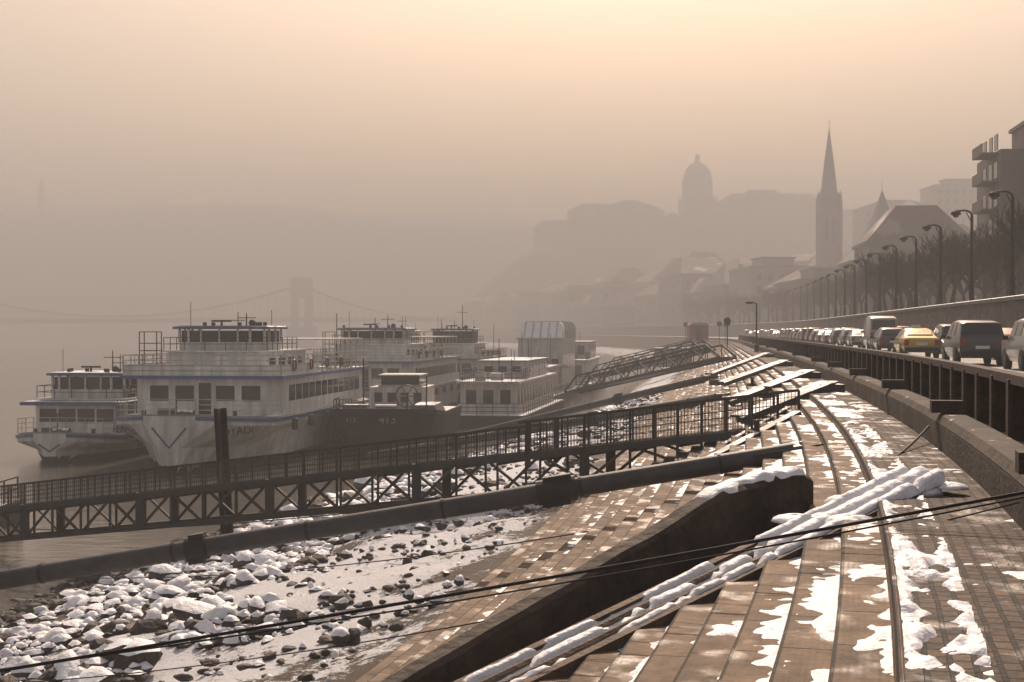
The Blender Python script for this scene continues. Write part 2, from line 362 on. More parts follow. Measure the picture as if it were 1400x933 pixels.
# ------------------------------------------------------------ rocks
bm=bmesh.new(); bmesh.ops.create_icosphere(bm,subdivisions=2,radius=1); IV=np.array([v.co[:] for v in bm.verts]); IF=np.array([[v.index for v in f.verts] for f in bm.faces]); bm.free()
rs=np.random.RandomState(3)
caps=[]
for thr_ in(-.05,.12,.3):
    upv=IV[:,2]>thr_; capF=[f for f in IF if upv[f].all()]; capset=sorted(set(i for f in capF for i in f)); cmap={v:i for i,v in enumerate(capset)}; caps.append((capset,np.array([[cmap[i] for i in f] for f in capF]),thr_))
RV=[];RF=[];SV=[];SF=[];nr=0;ns=0;cnt=0;tries=0
while cnt<9000 and tries<120000:
    tries+=1
    Y=rs.uniform(13,110)
    if rs.rand()>(1.25-Y/105): continue
    st=float(np.interp(Y,[13,26,32,60,100],[9.8,12,14.5,15,11]))+3*noise.noise((Y*.2,3,1))
    we=st+(28.8-st)*rs.rand(); small=1
    if rs.rand()<.08: we=rs.uniform(6.8,st); small=.55
    elif noise.noise((Y*.4,we*.4,9))<-.2: continue
    w=6.3+(we-6.3)*q(Y); z=float(np.interp(we,PW,PZ)); x,y,_=bank(Y,-WW-w)
    if x/y<-.45: continue
    r=rs.gamma(4,.032)*small; r=min(.42,max(.04,r))*(1+.25*(Y>40))
    sc=np.array([rs.uniform(.8,1.6),rs.uniform(.7,1.2),rs.uniform(.5,.85)])*r
    off=rs.uniform(-5,5,3)
    P=IV*(1+ .5*np.sin(IV@rs.uniform(-3.5,3.5,(3,3))+off)).mean(axis=1,keepdims=True)*(1+rs.uniform(-.1,.1,(len(IV),1)))
    for _ in range(4):
        nv_=rs.normal(size=3); nv_/=np.linalg.norm(nv_); dd_=P@nv_; lim=rs.uniform(.55,.85); P=P-np.outer(np.maximum(dd_-lim,0),nv_)
    P=P*sc; a=rs.uniform(0,6.28); R=np.array([[math.cos(a),-math.sin(a),0],[math.sin(a),math.cos(a),0],[0,0,1]])
    P=P@R.T; ctr=np.array([x,y,z+sc[2]*rs.uniform(.3,.8)])
    RV.append(P+ctr); RF.append(IF+nr); nr+=len(IV)
    if we<25.3 and rs.rand()<.74*small:
        cs,cf,tt=caps[rs.choice([0,1,1,2,2])]
        Q=P[cs]*1.03; zn=IV[cs][:,2]; Q[:,2]+=(zn-tt-.15)*rs.uniform(.02,.07)
        SV.append(Q+ctr); SF.append(cf+ns); ns+=len(cs)
    cnt+=1
me_=MB(); me_.v=np.concatenate(RV).tolist(); me_.f=np.concatenate(RF).tolist()
e=empty('riprap_rocks'); me_.obj('stones',M['rock'],e,False,False)
me_=MB(); me_.v=np.concatenate(SV).tolist(); me_.f=np.concatenate(SF).tolist(); me_.obj('snow_caps',M['snow'],e,True,False)

# ------------------------------------------------------------ wing wall with snow
A=Vector((3.5,16.5,0)); D=Vector((-3.9,-3.3,0)); pr=Vector((-.647,.765,0))*.3
tops=[(0,-1.70),(.03,-1.64),(.12,-1.64),(.3,-1.75),(.4,-1.95),(1.18,-3.2),(1.7,-3.95),(2.3,-4.42)]
mb=MB(); sn=MB(); rings=[]
for t in [i*.03 for i in range(77)]:
    z=float(np.interp(t,[a for a,b in tops],[b for a,b in tops])); p=A+D*t; j=.03*noise.noise((t*9,0,0)); z+=j
    o_=pr*(.1*noise.noise((t*6,4,0)))
    rings.append([(p.x+o_.x,p.y+o_.y,-5.2),(p.x+o_.x,p.y+o_.y,z-.04),(p.x+pr.x*.15,p.y+pr.y*.15,z+.01),(p.x+pr.x*.85,p.y+pr.y*.85,z+.01),(p.x+pr.x,p.y+pr.y,z-.03),(p.x+pr.x,p.y+pr.y,-5.2)])
mb.loft(rings)
rings=[]
for i in range(29):
    t=.02+i*.0115; z=float(np.interp(t,[a for a,b in tops],[b for a,b in tops])); p=A+D*t
    h=.06+.05*noise.noise((i*.3,0,0))-.04*max(0,(i-16)/12); wd=.1+.35*noise.noise((i*.25,3,0)) if i>8 else .03
    if i in(0,28): h=-.02
    rings.append([tuple(p+pr*f+Vector((0,0,z+hh))) for f,hh in((wd,-.03),(wd+.08,h*.8),(.5,h),(.95,h*.8),(1.05,-.03))])
sn.loft(rings,closed=False,cap=False)
group('stair_wing_wall',{'wall':(mb,'concrete'),'snow_cover':(sn,'snow',dict(smooth=True,fix=False))})

# beams lying along the wing wall
mb=MB(); sn=MB(); P0=Vector((4.3,15.0,-1.56)); P1=Vector((-2.0,10.7,-3.58)); dd=(P1-P0).normalized(); side=Vector((-dd.y,dd.x,0)).normalized()
for i,o in enumerate((-.27,-.09,.1,.27)):
    a=P0+side*o+dd*(.25*i); b=P1+side*o*1.1
    if i in(1,2): mb.cyl(a,b,.055,n=10)
    else: mb.beam(a,b,.1,.1)
for o,wd in((-.25,.055),(-.02,.08),(.2,.06)):
    rings=[]
    for i in range(220):
        t=i/219; p=(P0-dd*.05).lerp(P1,t)+side*(o+.03*noise.noise((i*.1,o,0)))
        k=max(0,1-t*1.9); n1=noise.noise((i*.1,o*9,2)); n2_=noise.noise((i*.4,o*9,6))
        h=.02+.055*k+.018*n1+.012*n2_
        g=noise.noise((i*.05,o*5,7))+.35*noise.noise((i*.25,o*5,9))-.02+.6*k
        f_=ss(-.15,.12,g); h=h*f_-.05*(1-f_)
        w_=wd*(.7+.25*f_+.7*k+.2*n2_)
        rings.append([tuple(p+side*s_+Vector((0,0,.05+z_))) for s_,z_ in((-w_,-.06),(-w_*.75,h*.6),(0,h),(w_*.75,h*.6),(w_,-.06))])
    sn.loft(rings,closed=False,cap=True)
for i in range(46):
    t=U(-.15,1.5); p=P0+dd*t+side*U(-.45,.35); sn.dome(p.x,p.y,max(-1.72-.15*t,p.z-.1) if i%2 else p.z-.1,U(.1,.28),U(.06,.12),12,4)
group('timber_beams',{'beams':(mb,'timber'),'snow_cover':(sn,'snow',dict(smooth=True))})

mb=MB(); mb.beam((.8,28.7,-4.3),(6.9,34.3,-2.0),.22,.2); mb.beam((1.6,31.2,-4.25),(7.2,37,-2.0),.12,.12)
for t in(.15,.4,.65,.9):
    p=Vector((.8,28.7,-4.3)).lerp(Vector((6.9,34.3,-2.0)),t); mb.box(p.x,p.y,p.z-.2,.3,.3,.35)
mb.obj('steel_skid_rail',M['dark_snow'])

# ------------------------------------------------------------ cables
def cable(name,a,b,sag,r):
    mb=MB(); a,b=Vector(a),Vector(b); pv=None
    for i in range(41):
        t=i/40; p=a.lerp(b,t); p.z-=sag*4*t*(1-t)
        if pv is not None: mb.cyl(pv,p,r,n=6,cap=False)
        pv=p
    mb.obj(name,M['hull'],smooth=True)
cable('mooring_cable',(4.85,12.0,-1.26),(-16,13.2,-4.85),.12,.016)
cable('mooring_cable',(4.85,12.05,-1.3),(-17,15,-4.6),.42,.009)
cable('mooring_cable',(4.8,12.2,-1.35),(-14,24,-5.9),.7,.008)
cable('mooring_cable',(5.6,24.5,-1.9),(-18,52,-7.2),.5,.018)
cable('mooring_cable',(2.3,26,-3.5),(-18,45,-7.5),.6,.014)
cable('mooring_cable',(4.6,18.0,-1.75),(7.6,24.5,-1.05),.15,.018)

def strut(p0,p1,r,collars,name='mooring_strut_pipe'):
    p0,p1=Vector(p0),Vector(p1); mb=MB(); mb.cyl(p0,p1,r,n=24); d=(p1-p0).normalized()
    cl=MB()
    for t,k in collars:
        p=p0.lerp(p1,t); cl.cyl(p-d*.28*k,p+d*.28*k,r*1.3,n=16); cl.beam(p-d*.2*k+Vector((0,0,r*1.3)),p+d*.2*k+Vector((0,0,r*1.3)),r*1.5,r*.5); cl.beam(p-d*.2*k-Vector((0,0,r*1.3)),p+d*.2*k-Vector((0,0,r*1.3)),r*1.5,r*.5)
    for t in np.arange(.06,1,.115): 
        p=p0.lerp(p1,t); cl.cyl(p-d*.03,p+d*.03,r*1.08,n=16)
    an=MB(); an.beam(p0-d*.9,p0+d*.1,r*1.6,r*1.2); an.box(p0.x-d.x*1.0,p0.y-d.y*1.0,p0.z-.15,.9,.7,.3); an.box(p0.x-d.x*.6,p0.y-d.y*.6,p0.z+r*.9,.9,.5,.05)
    e=group(name,{'tube':(mb,'pipe',dict(smooth=False)),'collars':(cl,'dark'),'shore_anchor':(an,'dark_snow')})
strut((5.15,26,-2.2),(-17,27.5,-5.95),.18,[(.195,1.3),(.50,.7),(.78,.8)])
strut((8.9,62,-2.9),(-8,80,-7.0),.22,[(.3,1.),(.7,1)])
strut((10.5,78,-2.6),(-4,92,-6.9),.2,[(.3,1.)])

# ------------------------------------------------------------ gangways
def gangway(p0,p1,wid,rh,th,name='steel_gangway',panels=24,th_end=.25,mk='mesh',fine=True):
    p0,p1=Vector(p0),Vector(p1); d=(p1-p0); h=Vector((d.x,d.y,0)).normalized(); s=Vector((-h.y,h.x,0))
    fr=MB(); dk=MB(); rl=MB(); Z=Vector((0,0,1))
    dk.beam(p0,p1,wid,.08)
    for sd in(-1,1):
        o=s*sd*wid/2
        fr.beam(p0+o,p1+o,.14,.2)
        def bt(t): 
            k=min(1,t/.22,(1-t)/.06+.35) ; return p0.lerp(p1,t)+o-Z*(th_end+(th-th_end)*max(0,k))
        for i in range(panels):
            t0,t1=i/panels,(i+1)/panels; a,b=p0.lerp(p1,t0)+o,p0.lerp(p1,t1)+o
            fr.beam(bt(t0),bt(t1),.14,.14); 
            if t0>.06:
                fr.beam(a,bt(t0),.07,.07)
                if i%2: fr.beam(a,bt(t1),.07,.07)
                else: fr.beam(bt(t0),b,.07,.07)
            if i%4==0 and t0>.1: fr.beam(a+Z*.1,bt(t0)-Z*.05,.26,.2)
        hh=lambda t: rh*(1.15 if t<.22 else 1)
        nP=panels*2 if fine else panels
        for i in range(nP):
            t0,t1=i/nP,(i+1)/nP; a,b=p0.lerp(p1,t0)+o,p0.lerp(p1,t1)+o
            rl.beam(a,a+Z*hh(t0),.06,.06); rl.beam(a+Z*hh(t0),b+Z*hh(t0),.08,.07)
            for f in((.12,.3,.48,.66,.84) if fine else (.5,)): rl.beam(a+Z*hh(t0)*f,b+Z*hh(t0)*f,.016 if fine else .04,.016 if fine else .04)
            if fine:
                for g in range(1,7): 
                    c=a.lerp(b,g/7); rl.beam(c,c+Z*hh(t0),.014,.014)
        c=p1+o; rl.beam(c,c+Z*rh,.06,.06)
    c=p0.lerp(p1,.22)
    for sd in(-1,1): rl.beam(c+s*sd*wid/2-Z*.3,c+s*sd*wid/2+Z*rh*1.15,.14,.14)
    for i in range(panels+1):
        c=p0.lerp(p1,i/panels); fr.beam(c-s*wid/2-Z*.12,c+s*wid/2-Z*.12,.08,.1)
    an=MB(); an.box(p0.x+.3,p0.y,p0.z-.35,1.4,wid+.6,.4,math.atan2(h.y,h.x))
    group(name,{'truss':(fr,mk),'deck':(dk,'deck'),'railing':(rl,mk),'landing':(an,'concrete')})
gangway((7.0,36,-2.45),(-21,52.2,-6.75),1.6,.82,1.05)
def lattice(p0,p1,wid,rise,n=12,name='lattice_gangway'):
    p0,p1=Vector(p0),Vector(p1); d=p1-p0; h=Vector((d.x,d.y,0)).normalized(); s=Vector((-h.y,h.x,0)); Z=Vector((0,0,1)); fr=MB(); dk=MB(); dk.beam(p0,p1,wid,.1)
    for sd in(-1,1):
        o=s*sd*wid/2; top=lambda t: p0.lerp(p1,t)+o+Z*(.1+rise*min(1,12*t,12*(1-t)))
        fr.beam(p0+o,p1+o,.16,.22)
        for i in range(n):
            t0,t1=i/n,(i+1)/n; fr.beam(top(t0),top(t1),.12,.12); a,b=p0.lerp(p1,t0)+o,p0.lerp(p1,t1)+o; fr.beam(a,top(t0),.06,.06)
            if i%2: fr.beam(a,top(t1),.08,.08)
            else: fr.beam(top(t0),b,.08,.08)
    group(name,{'lattice':(fr,'pipe'),'deck':(dk,'pipe')})
lattice((16.4,108,-1.95),(5.2,122,-5.2),1.8,1.1)
lattice((20.5,148,-1.9),(9.5,164,-5.3),1.8,1.1)
lattice((26,190,-1.9),(14.5,207,-5.3),1.8,1.1)
mb=MB(); mb.b(-31,-20.6,46,60,-8.6,-7.1); d2=MB(); d2.rail([(-20.8,46.2,-7.1),(-20.8,50,-7.1)],1,2); d2.rail([(-20.8,55,-7.1),(-20.8,59.8,-7.1)],1,2)
dk=MB(); dk.b(-30.9,-20.7,46.1,59.9,-7.1,-7.04)
group('mooring_pontoon',{'float':(mb,'hull'),'deck':(dk,'deck'),'railing':(d2,'mesh')})
mb=MB(); a=Vector((-9.4,47.5,-9)); b=Vector((-9.75,47.5,-2.55))
for sd in(-1,1):
    mb.beam(a+Vector((0,sd*.22,0)),b+Vector((0,sd*.22,0)),.62,.07)
mb.beam(a,b,.08,.42); mb.obj('steel_mooring_pile',M['hull'])
for (Y,w0,w1) in((40,.3,1.9),(52,.2,2.2),(70,.3,2.4),(95,.2,3)):
    mb=MB(); a=Vector(bank(Y,-WW-w0+.9,-1.5)); b=Vector(bank(Y-2.5,-WW-w1,stepz(w1)+.25))
    for o in(-.35,.35): mb.beam(a+Vector((0,o,0)),b+Vector((0,o,0)),.12,.18)
    mb.beam(a+Vector((0,0,.1)),b+Vector((0,0,.1)),.7,.05); mb.box(a.x,a.y,a.z-.12,.7,.8,.3)
    mb.obj('landing_ramp',M['dark_snow'])
for Y,w in((33,1.5),(46,1),(60,1.2)):
    mb=MB(); x,y,_=bank(Y,-WW-w); z=stepz(w); mb.box(x,y,z+.05,.35,.35,.12,.1); mb.cyl((x,y,z+.1),(x,y,z+.34),.07,n=12); mb.cyl((x,y,z+.34),(x,y,z+.38),.1,n=12)
    mb.obj('mooring_bollard',M['rust'])

# ------------------------------------------------------------ guard rail
po=MB(); ra=MB(); bl=MB(); Y=9.; i=0
while Y<230:
    x,y,_=bank(Y,.5); a=math.atan(-slope(Y))
    for sd in(-.1,.1): po.box(x+sd,y,-1.25+.34,.05,.2,.72,a)
    po.box(x,y,-1.25+.34,.2,.05,.72,a)
    if i%6==2: bl.box(*bank(Y,.18)[:2],-1.1,.5,.28,.18,a)
    Y+=1.5 if Y<60 else 3; i+=1
yy=[9.+k*1.5 for k in range(35)]+list(np.arange(61.5,232,6))
for a,b in zip(yy[:-1],yy[1:]):
    ra.beam(bank(a,.5,-.54),bank(b,.5,-.54),.2,.11)
group('guard_rail',{'posts':(po,'rust'),'rails':(ra,'rust'),'outriggers':(bl,'rust')})

# ------------------------------------------------------------ cars
carmats={}
def paint(c):
    if c not in carmats:
        k='car%d'%len(carmats); M[k]=mat('car_paint',c,.28,metal=.3,var=.06); carmats[c]=k
        M[k].node_tree.nodes['Principled BSDF'].inputs['Coat Weight'].default_value=.5
    return carmats[c]
cache={}
def car(Y,off,col,kind='hatch',name='car'):
    x,y,_=bank(Y,off); rz=math.atan(-slope(Y))
    e=empty(name,(x,y,-1.25),rz); key=(col,kind)
    if key in cache:
        for nm,me in cache[key]:
            o=bpy.data.objects.new(nm,me); C.objects.link(o); o.parent=e
        return
    S={'hatch':dict(L=[(-2.08,.5,.74,.70),(-2.05,.86,.94,.72),(-1.98,.93,.98,.72),(-1.62,.95,1.42,.60),(-1.15,.95,1.5,.60),(-.35,.95,1.52,.61),(-.27,.95,1.52,.61),(.55,.94,1.46,.60),(1.25,.93,1.0,.70),(1.85,.80,.84,.66),(2.08,.62,.68,.6)],g=[(4,5),(6,7)],rw=(2,3),ws=(7,8)),
       'sedan':dict(L=[(-2.25,.5,.72,.70),(-2.22,.86,.93,.72),(-2.1,.93,1.0,.72),(-1.7,.95,1.05,.70),(-1.1,.95,1.38,.58),(-.4,.95,1.44,.58),(-.32,.95,1.44,.58),(.5,.94,1.4,.58),(1.2,.93,.98,.7),(1.95,.8,.84,.66),(2.2,.62,.68,.6)],g=[(4,5),(6,7)],rw=(3,4),ws=(7,8)),
       'suv':dict(L=[(-2.2,.55,.8,.74),(-2.17,1.0,1.06,.76),(-2.1,1.05,1.12,.76),(-1.95,1.06,1.6,.68),(-1.2,1.06,1.68,.68),(-.35,1.06,1.7,.68),(-.27,1.06,1.7,.68),(.55,1.05,1.64,.67),(1.1,1.04,1.14,.74),(1.9,.95,1.0,.72),(2.2,.7,.78,.66)],g=[(4,5),(6,7)],rw=(2,3),ws=(7,8)),
       'van':dict(L=[(-2.6,.6,.9,.86),(-2.57,1.2,1.3,.88),(-2.52,1.22,1.32,.86),(-2.45,1.22,2.15,.80),(-1.9,1.22,2.3,.78),(0,1.22,2.32,.78),(.1,1.22,2.32,.78),(1.3,1.2,2.2,.76),(2.0,1.15,1.3,.8),(2.5,.95,1.05,.76),(2.65,.7,.8,.7)],g=[(6,7)],rw=(2,3),ws=(7,8))}[kind]
    W=.95 if kind=='van' else .88; fl=.28
    rings=[]
    for (yy_,bz,tz,rw) in S['L']:
        k=.93 if abs(yy_)>1.9 else 1
        rings.append([(-W*.93*k,yy_,fl),(-W*k,yy_,.55),(-W*k*.985,yy_,min(bz,tz)),(-rw-(.02 if tz-bz>.2 else 0),yy_,tz-.05*(tz-bz>.2)),(-rw*.8,yy_,tz),(rw*.8,yy_,tz),(rw+(.02 if tz-bz>.2 else 0),yy_,tz-.05*(tz-bz>.2)),(W*k*.985,yy_,min(bz,tz)),(W*k,yy_,.55),(W*.93*k,yy_,fl)])
    body=MB(); body.loft(rings)
    gl=MB()
    def pan(i0,i1,j0,j1,off,sh=.08,hi=.1,lo=.1):
        P=[Vector(rings[i0][j0]),Vector(rings[i1][j0]),Vector(rings[i1][j1]),Vector(rings[i0][j1])]
        def bl_(u,v): return (P[0]*(1-u)+P[1]*u)*(1-v)+(P[3]*(1-u)+P[2]*u)*v
        gl.add([bl_(sh,lo)+Vector(off),bl_(1-sh,lo)+Vector(off),bl_(1-sh,1-hi)+Vector(off),bl_(sh,1-hi)+Vector(off)],[(0,1,2,3)])
    for a,b in S['g']:
        pan(a,b,2,3,(-.012,0,.004),.04); pan(a,b,7,6,(.012,0,.004),.04)
    a,b=S['rw']; pan(a,b,3,6,(0,-.012,.008),.1,.06,.06); a,b=S['ws']; pan(a,b,3,6,(0,.012,.012),.08,.06,.06)
    tl=MB(); pl=MB(); bk=MB(); yr=S['L'][1][0]; zb=S['L'][1][1]
    for sd in(-1,1):
        tl.box(sd*(W*.9-.1),yr-.01,zb-.12,.2,.08,.26)
        pl.box(sd*(W*.86-.12),S['L'][-1][0]-.05,.62,.3,.12,.12)
    pl.box(0,yr-.045,.68,.5,.02,.12)
    bk.box(0,yr-.0,.42,W*1.75,.14,.2); bk.box(0,S['L'][-1][0]-.02,.38,W*1.6,.12,.18)
    for sd in(-1,1): bk.box(sd*(W+.09),.75,zb+.05,.18,.1,.13)
    wh=MB(); hb=MB(); wb=1.32 if kind!='van' else 1.6
    for sd in(-1,1):
        for yy_ in(-wb,wb):
            bk.cyl((sd*(W-.06),yy_,.34),(sd*(W+.004),yy_,.34),.37,n=18)
            wh.cyl((sd*(W-.2),yy_,.31),(sd*(W+.012),yy_,.31),.31,n=18); hb.cyl((sd*(W-.2),yy_,.31),(sd*(W+.02),yy_,.31),.18,n=12)
    if name=='taxi': pl.box(0,-.2,1.52,.4,.16,.14)
    pk=paint(col)
    parts=[('body',body,pk,dict(bevel=.035,smooth=True)),('windows',gl,'glass',{}),('tail_lights',tl,'tail',{}),('plates_and_lamps',pl,'plate',{}),('bumpers',bk,'tyre',{}),('tyres',wh,'tyre',{}),('hubs',hb,'pipe',{})]
    lst=[]
    for nm,mb_,mk,kw in parts:
        o=mb_.obj(nm,M[mk],e,**kw)
        lst.append((nm,o.data))
    cache[key]=lst
car(47.5,6.7,(.3,.3,.3),'suv')
car(55.5,5.9,(.03,.035,.045),'suv')
car(70,5.7,(.4,.27,.02),'sedan','taxi')
car(86,6.4,(.025,.025,.03),'hatch')
car(96.5,7.0,(.25,.25,.25),'van','van')
car(66,9.3,(.1,.02,.02),'sedan'); car(75,9.5,(.2,.2,.2),'hatch'); car(83,9.4,(.03,.03,.035),'suv')
cols=[(.22,.22,.23),(.03,.03,.035),(.28,.28,.28),(.12,.02,.02),(.06,.07,.1),(.12,.12,.12)]; kinds=['hatch','sedan','suv']
Y=105
while Y<300:
    car(Y,6.6,random.choice(cols),random.choice(kinds)); 
    if rnd()<.85: car(Y-3+U(-1,1),9.8,random.choice(cols),random.choice(kinds))
    Y+=U(6.6,9)

# ------------------------------------------------------------ street lamps
lampdata=None
for i in range(26):
    Y=80+12.3*i; x,y,_=bank(Y,12.25); e=empty('street_lamp',(x,y,1.92),math.atan(-slope(Y)))
    if lampdata is None:
        p=MB(); p.cyl((0,0,0),(0,0,1.0),.17,.14,10); p.cyl((0,0,1.0),(0,0,5.5),.11,.09,10); p.cyl((0,0,1.0),(0,0,1.08),.2,n=10)
        pv=Vector((0,0,5.5))
        for k in range(1,9):
            a=k/8*math.pi*.62; q_=Vector((-.5+.5*math.cos(a),0,5.5+.32*math.sin(a))); p.cyl(pv,q_,.065,n=8); pv=q_
        p.cyl(pv,pv+Vector((-.3,0,-.0)),.06,n=8); p.cyl((0,0,5.0),(-.35,0,5.7),.03,n=6)
        h=MB(); hx=pv.x-.3; hz_=pv.z; h.cyl((hx,0,hz_+.05),(hx,0,hz_-.12),.08,.14,12); h.cyl((hx,0,hz_-.12),(hx,0,hz_-.24),.3,.34,14); h.dome(hx,0,hz_-.12,.3,.14,14,4)
        g=MB(); g.cyl((hx,0,hz_-.24),(hx,0,hz_-.42),.26,.12,12)
        lampdata=[('post',p.obj('post',M['hull'],e).data),('shade',h.obj('shade',M['hull'],e).data),('globe',g.obj('globe',M['pipe'],e).data)]
    else:
        for nm,me in lampdata:
            o=bpy.data.objects.new(nm,me); C.objects.link(o); o.parent=e
# ------------------------------------------------------------ bare trees
def treemesh(seed):
    random.seed(seed); mb=MB()
    def grow(p,d,L,r,lv):
        segs=3 if lv<3 else 2; pp=p
        for s_ in range(segs):
            d2=(d+Vector((U(-1,1),U(-1,1),U(-.2,.5)))*(.12+.05*lv)).normalized(); q_=pp+d2*L/segs; rr=r*(1-.3*(s_+1)/segs)
            mb.cyl(pp,q_,r*(1-.3*s_/segs),rr,5 if lv<2 else 3,cap=False); 
            if lv<5 and (lv<3 or rnd()<.6):
                for _ in range(1 if s_<segs-1 else 0 if lv<1 else 1):
                    if lv==0 and s_<2: continue
                    nd=(d2+Vector((U(-1,1),U(-1,1),U(-.1,.8)))*.9).normalized(); grow(q_,nd,L*U(.55,.75),max(.014,rr*.55),lv+1)
            pp=q_; d=d2
        if lv<5:
            k=5 if lv==0 else 2
            for i in range(k):
                a=i*6.28/k+U(0,1); nd=(d*.8+Vector((math.cos(a),math.sin(a),U(0,.6)))*(.75 if lv==0 else .55)).normalized(); grow(pp,nd,L*U(.62,.85),max(.016,r*.62),lv+1)
    grow(Vector((0,0,0)),Vector((0,0,1)),2.3,.24,0)
    random.seed(seed+99)
    return mb
tms=[]
for s_ in(1,2,3,4):
    me=treemesh(s_).obj('bare_tree',M['bark'],None,False,False); tms.append(me.data); bpy.data.objects.remove(me)
random.seed(11)
Y=72
while Y<420:
    o=bpy.data.objects.new('bare_tree',random.choice(tms)); C.objects.link(o); o.location=bank(Y,17.5+U(-1,1),1.8); o.rotation_euler=(0,0,U(0,6)); k=U(.9,1.15); o.scale=(k,k,k*U(.95,1.12))
    if Y<220:
        o=bpy.data.objects.new('bare_tree',random.choice(tms)); C.objects.link(o); o.location=bank(Y+4,25+U(-1,1),1.8); o.rotation_euler=(0,0,U(0,6)); k=U(.95,1.3); o.scale=(k,k,k)
    Y+=U(7,10)

# ------------------------------------------------------------ ships
def win_row_x(mb,x0,x1,n,y,z0,z1,fr=.82):
    w=(x1-x0)/n
    for i in range(n):
        c=x0+w*(i+.5); mb.b(c-w*fr/2,c+w*fr/2,y-.03,y+.03,z0,z1)
def win_row_y(mb,x,y0,y1,n,z0,z1,fr=.8):
    w=(y1-y0)/n
    for i in range(n):
        c=y0+w*(i+.5); mb.b(x-.03,x+.03,c-w*fr/2,c+w*fr/2,z0,z1)
def ship(px,py,head,hw,L,zd,c1,bul,wz0,wz1,whw,wy,hullmk='white',name='passenger_ship',label=None,wmk='white',bow=6,mast=2.5,canopy=False):
    hull=MB(); st=[(-bow,.30,.05,zd+.35),(-bow+.4,.5,.08,zd+.3),(-bow*.6,.82,.22,zd+.15),(-bow*.2,.97,.5,zd),(bow*.5,1,.82,zd),(L*.6,1,.9,zd),(L-1,1,.9,zd),(L,.9,.8,zd)]
    hull.loft([[(-a*hw,y,z),(-a*hw*.99,y,z-.45),(-(a*.35+b*.65)*hw,y,z*.45),(-b*hw,y,-.3),(b*hw,y,-.3),((a*.35+b*.65)*hw,y,z*.45),(a*hw*.99,y,z-.45),(a*hw,y,z)] for y,a,b,z in st])
    boot=MB()
    def hwat(a,b,z,zz):
        P=[(-.3,b),(z*.45,a*.35+b*.65),(z-.45,a*.99),(z,a)]
        return float(np.interp(zz,[p[0] for p in P],[p[1] for p in P]))*hw
    boot.loft([[(-hwat(a,b,z,.45)-.02,y-.02,.45),(-hwat(a,b,z,-.25)-.02,y-.02,-.25),(hwat(a,b,z,-.25)+.02,y-.02,-.25),(hwat(a,b,z,.45)+.02,y-.02,.45)] for y,a,b,z in st])
    stripe=MB()
    for sd in(-1,1):
        for (y0,a0,b0,z0),(y1,a1,b1,z1) in zip(st[:-1],st[1:]):
            stripe.beam((sd*(a0*hw+.03),y0,z0-.12),(sd*(a1*hw+.03),y1,z1-.12),.1,.2)
        stripe.beam((sd*.2*hw,-bow-.03,zd-.3),(0,-bow+.02,zd*.5),.06,.1)
    dk=MB(); dk.b(-hw*.96,hw*.96,-bow*.15,L-.5,zd,zd+.05)
    dk.loft([[(-a*hw*.96,y,z+.01),(a*hw*.96,y,z+.01),(a*hw*.96,y,z+.09),(-a*hw*.96,y,z+.09)] for y,a,b,z in st[:5]])
    cw=hw*.94; cab=MB(); gl=MB()
    front=[(-cw,1.2),(-cw*.8,.1),(cw*.8,.1),(cw,1.2),(cw,L-2),(-cw,L-2)]
    cab.loft([[(x,y,zd+.05) for x,y in front],[(x,y,c1) for x,y in front]])
    if hw>4:
        win_row_x(gl,-cw*.78,-cw*.1,2,.09,zd+(c1-zd)*.4,zd+(c1-zd)*.8,.72); win_row_x(gl,cw*.1,cw*.78,2,.09,zd+(c1-zd)*.4,zd+(c1-zd)*.8,.72); gl.b(-.38,.38,.06,.12,zd+.1,zd+2)
    else: win_row_x(gl,-cw*.78,cw*.78,4,.09,zd+(c1-zd)*.42,zd+(c1-zd)*.85,.88)
    for sd in(-1,1): win_row_y(gl,sd*cw,1.8,L-3,int(L/1.9),zd+(c1-zd)*.38,zd+(c1-zd)*.8,.82)
    up=MB(); up.b(-hw,hw,-.6,L-1,c1,c1+.14)
    udeck=MB(); udeck.b(-hw*.97,hw*.97,-.5,L-1.1,c1+.14,c1+.2)
    trim=MB()
    trim.b(-hw,hw,-.64,-.605,c1-.04,c1+.16)
    for sd in(-1,1): trim.b(sd*(hw+.02)-.02,sd*(hw+.02)+.02,-.6,L-1,c1-.02,c1+.16)
    ral=MB(); z=c1+.14
    if bul:
        up.b(-hw*.98,hw*.98,-.58,-.5,z,z+bul*.55)
        for sd in(-1,1): up.b(sd*hw*.98-.03,sd*hw*.98+.03,-.5,L*.35,z,z+bul*.55)
        ral.rail([(-hw*.98,L-1.2,z),(-hw*.98,-.55,z),(hw*.98,-.55,z),(hw*.98,L-1.2,z)],bul,4,1.2,.03)
    pts=[(-hw*.97,0,zd+.1),(-hw*.8,-bow*.6,zd+.25),(-hw*.3,-bow+.1,zd+.4),(hw*.3,-bow+.1,zd+.4),(hw*.8,-bow*.6,zd+.25),(hw*.97,0,zd+.1)]
    ral.rail(pts,.9,3,1.3,.018)
    yb_=wy+min(9,L*.45)
    up.b(-whw*1.12,whw*1.12,wy-.6,yb_,c1+.2,wz0-.1)
    up.b(-whw*1.25,whw*1.25,wy-.9,yb_+.3,wz0-.1,wz0)
    win_row_y(gl,whw*1.12,wy,yb_-.4,4,c1+.6,wz0-.5,.6)
    wl=4.2; f=[(-whw,wy+.5),(-whw*.72,wy),(whw*.72,wy),(whw,wy+.5),(whw,wy+wl),(-whw,wy+wl)]
    wh=MB(); hh=wz1-wz0
    wh.loft([[(x,y,wz0) for x,y in f],[(x,y,wz0+hh*.38) for x,y in f]])
    gg=[(x*.96,y+.05) if y<wy+1 else (x*.96,y-.05) for x,y in f]
    gl.loft([[(x,y,wz0+hh*.36) for x,y in gg],[(x,y,wz1-.12) for x,y in gg]])
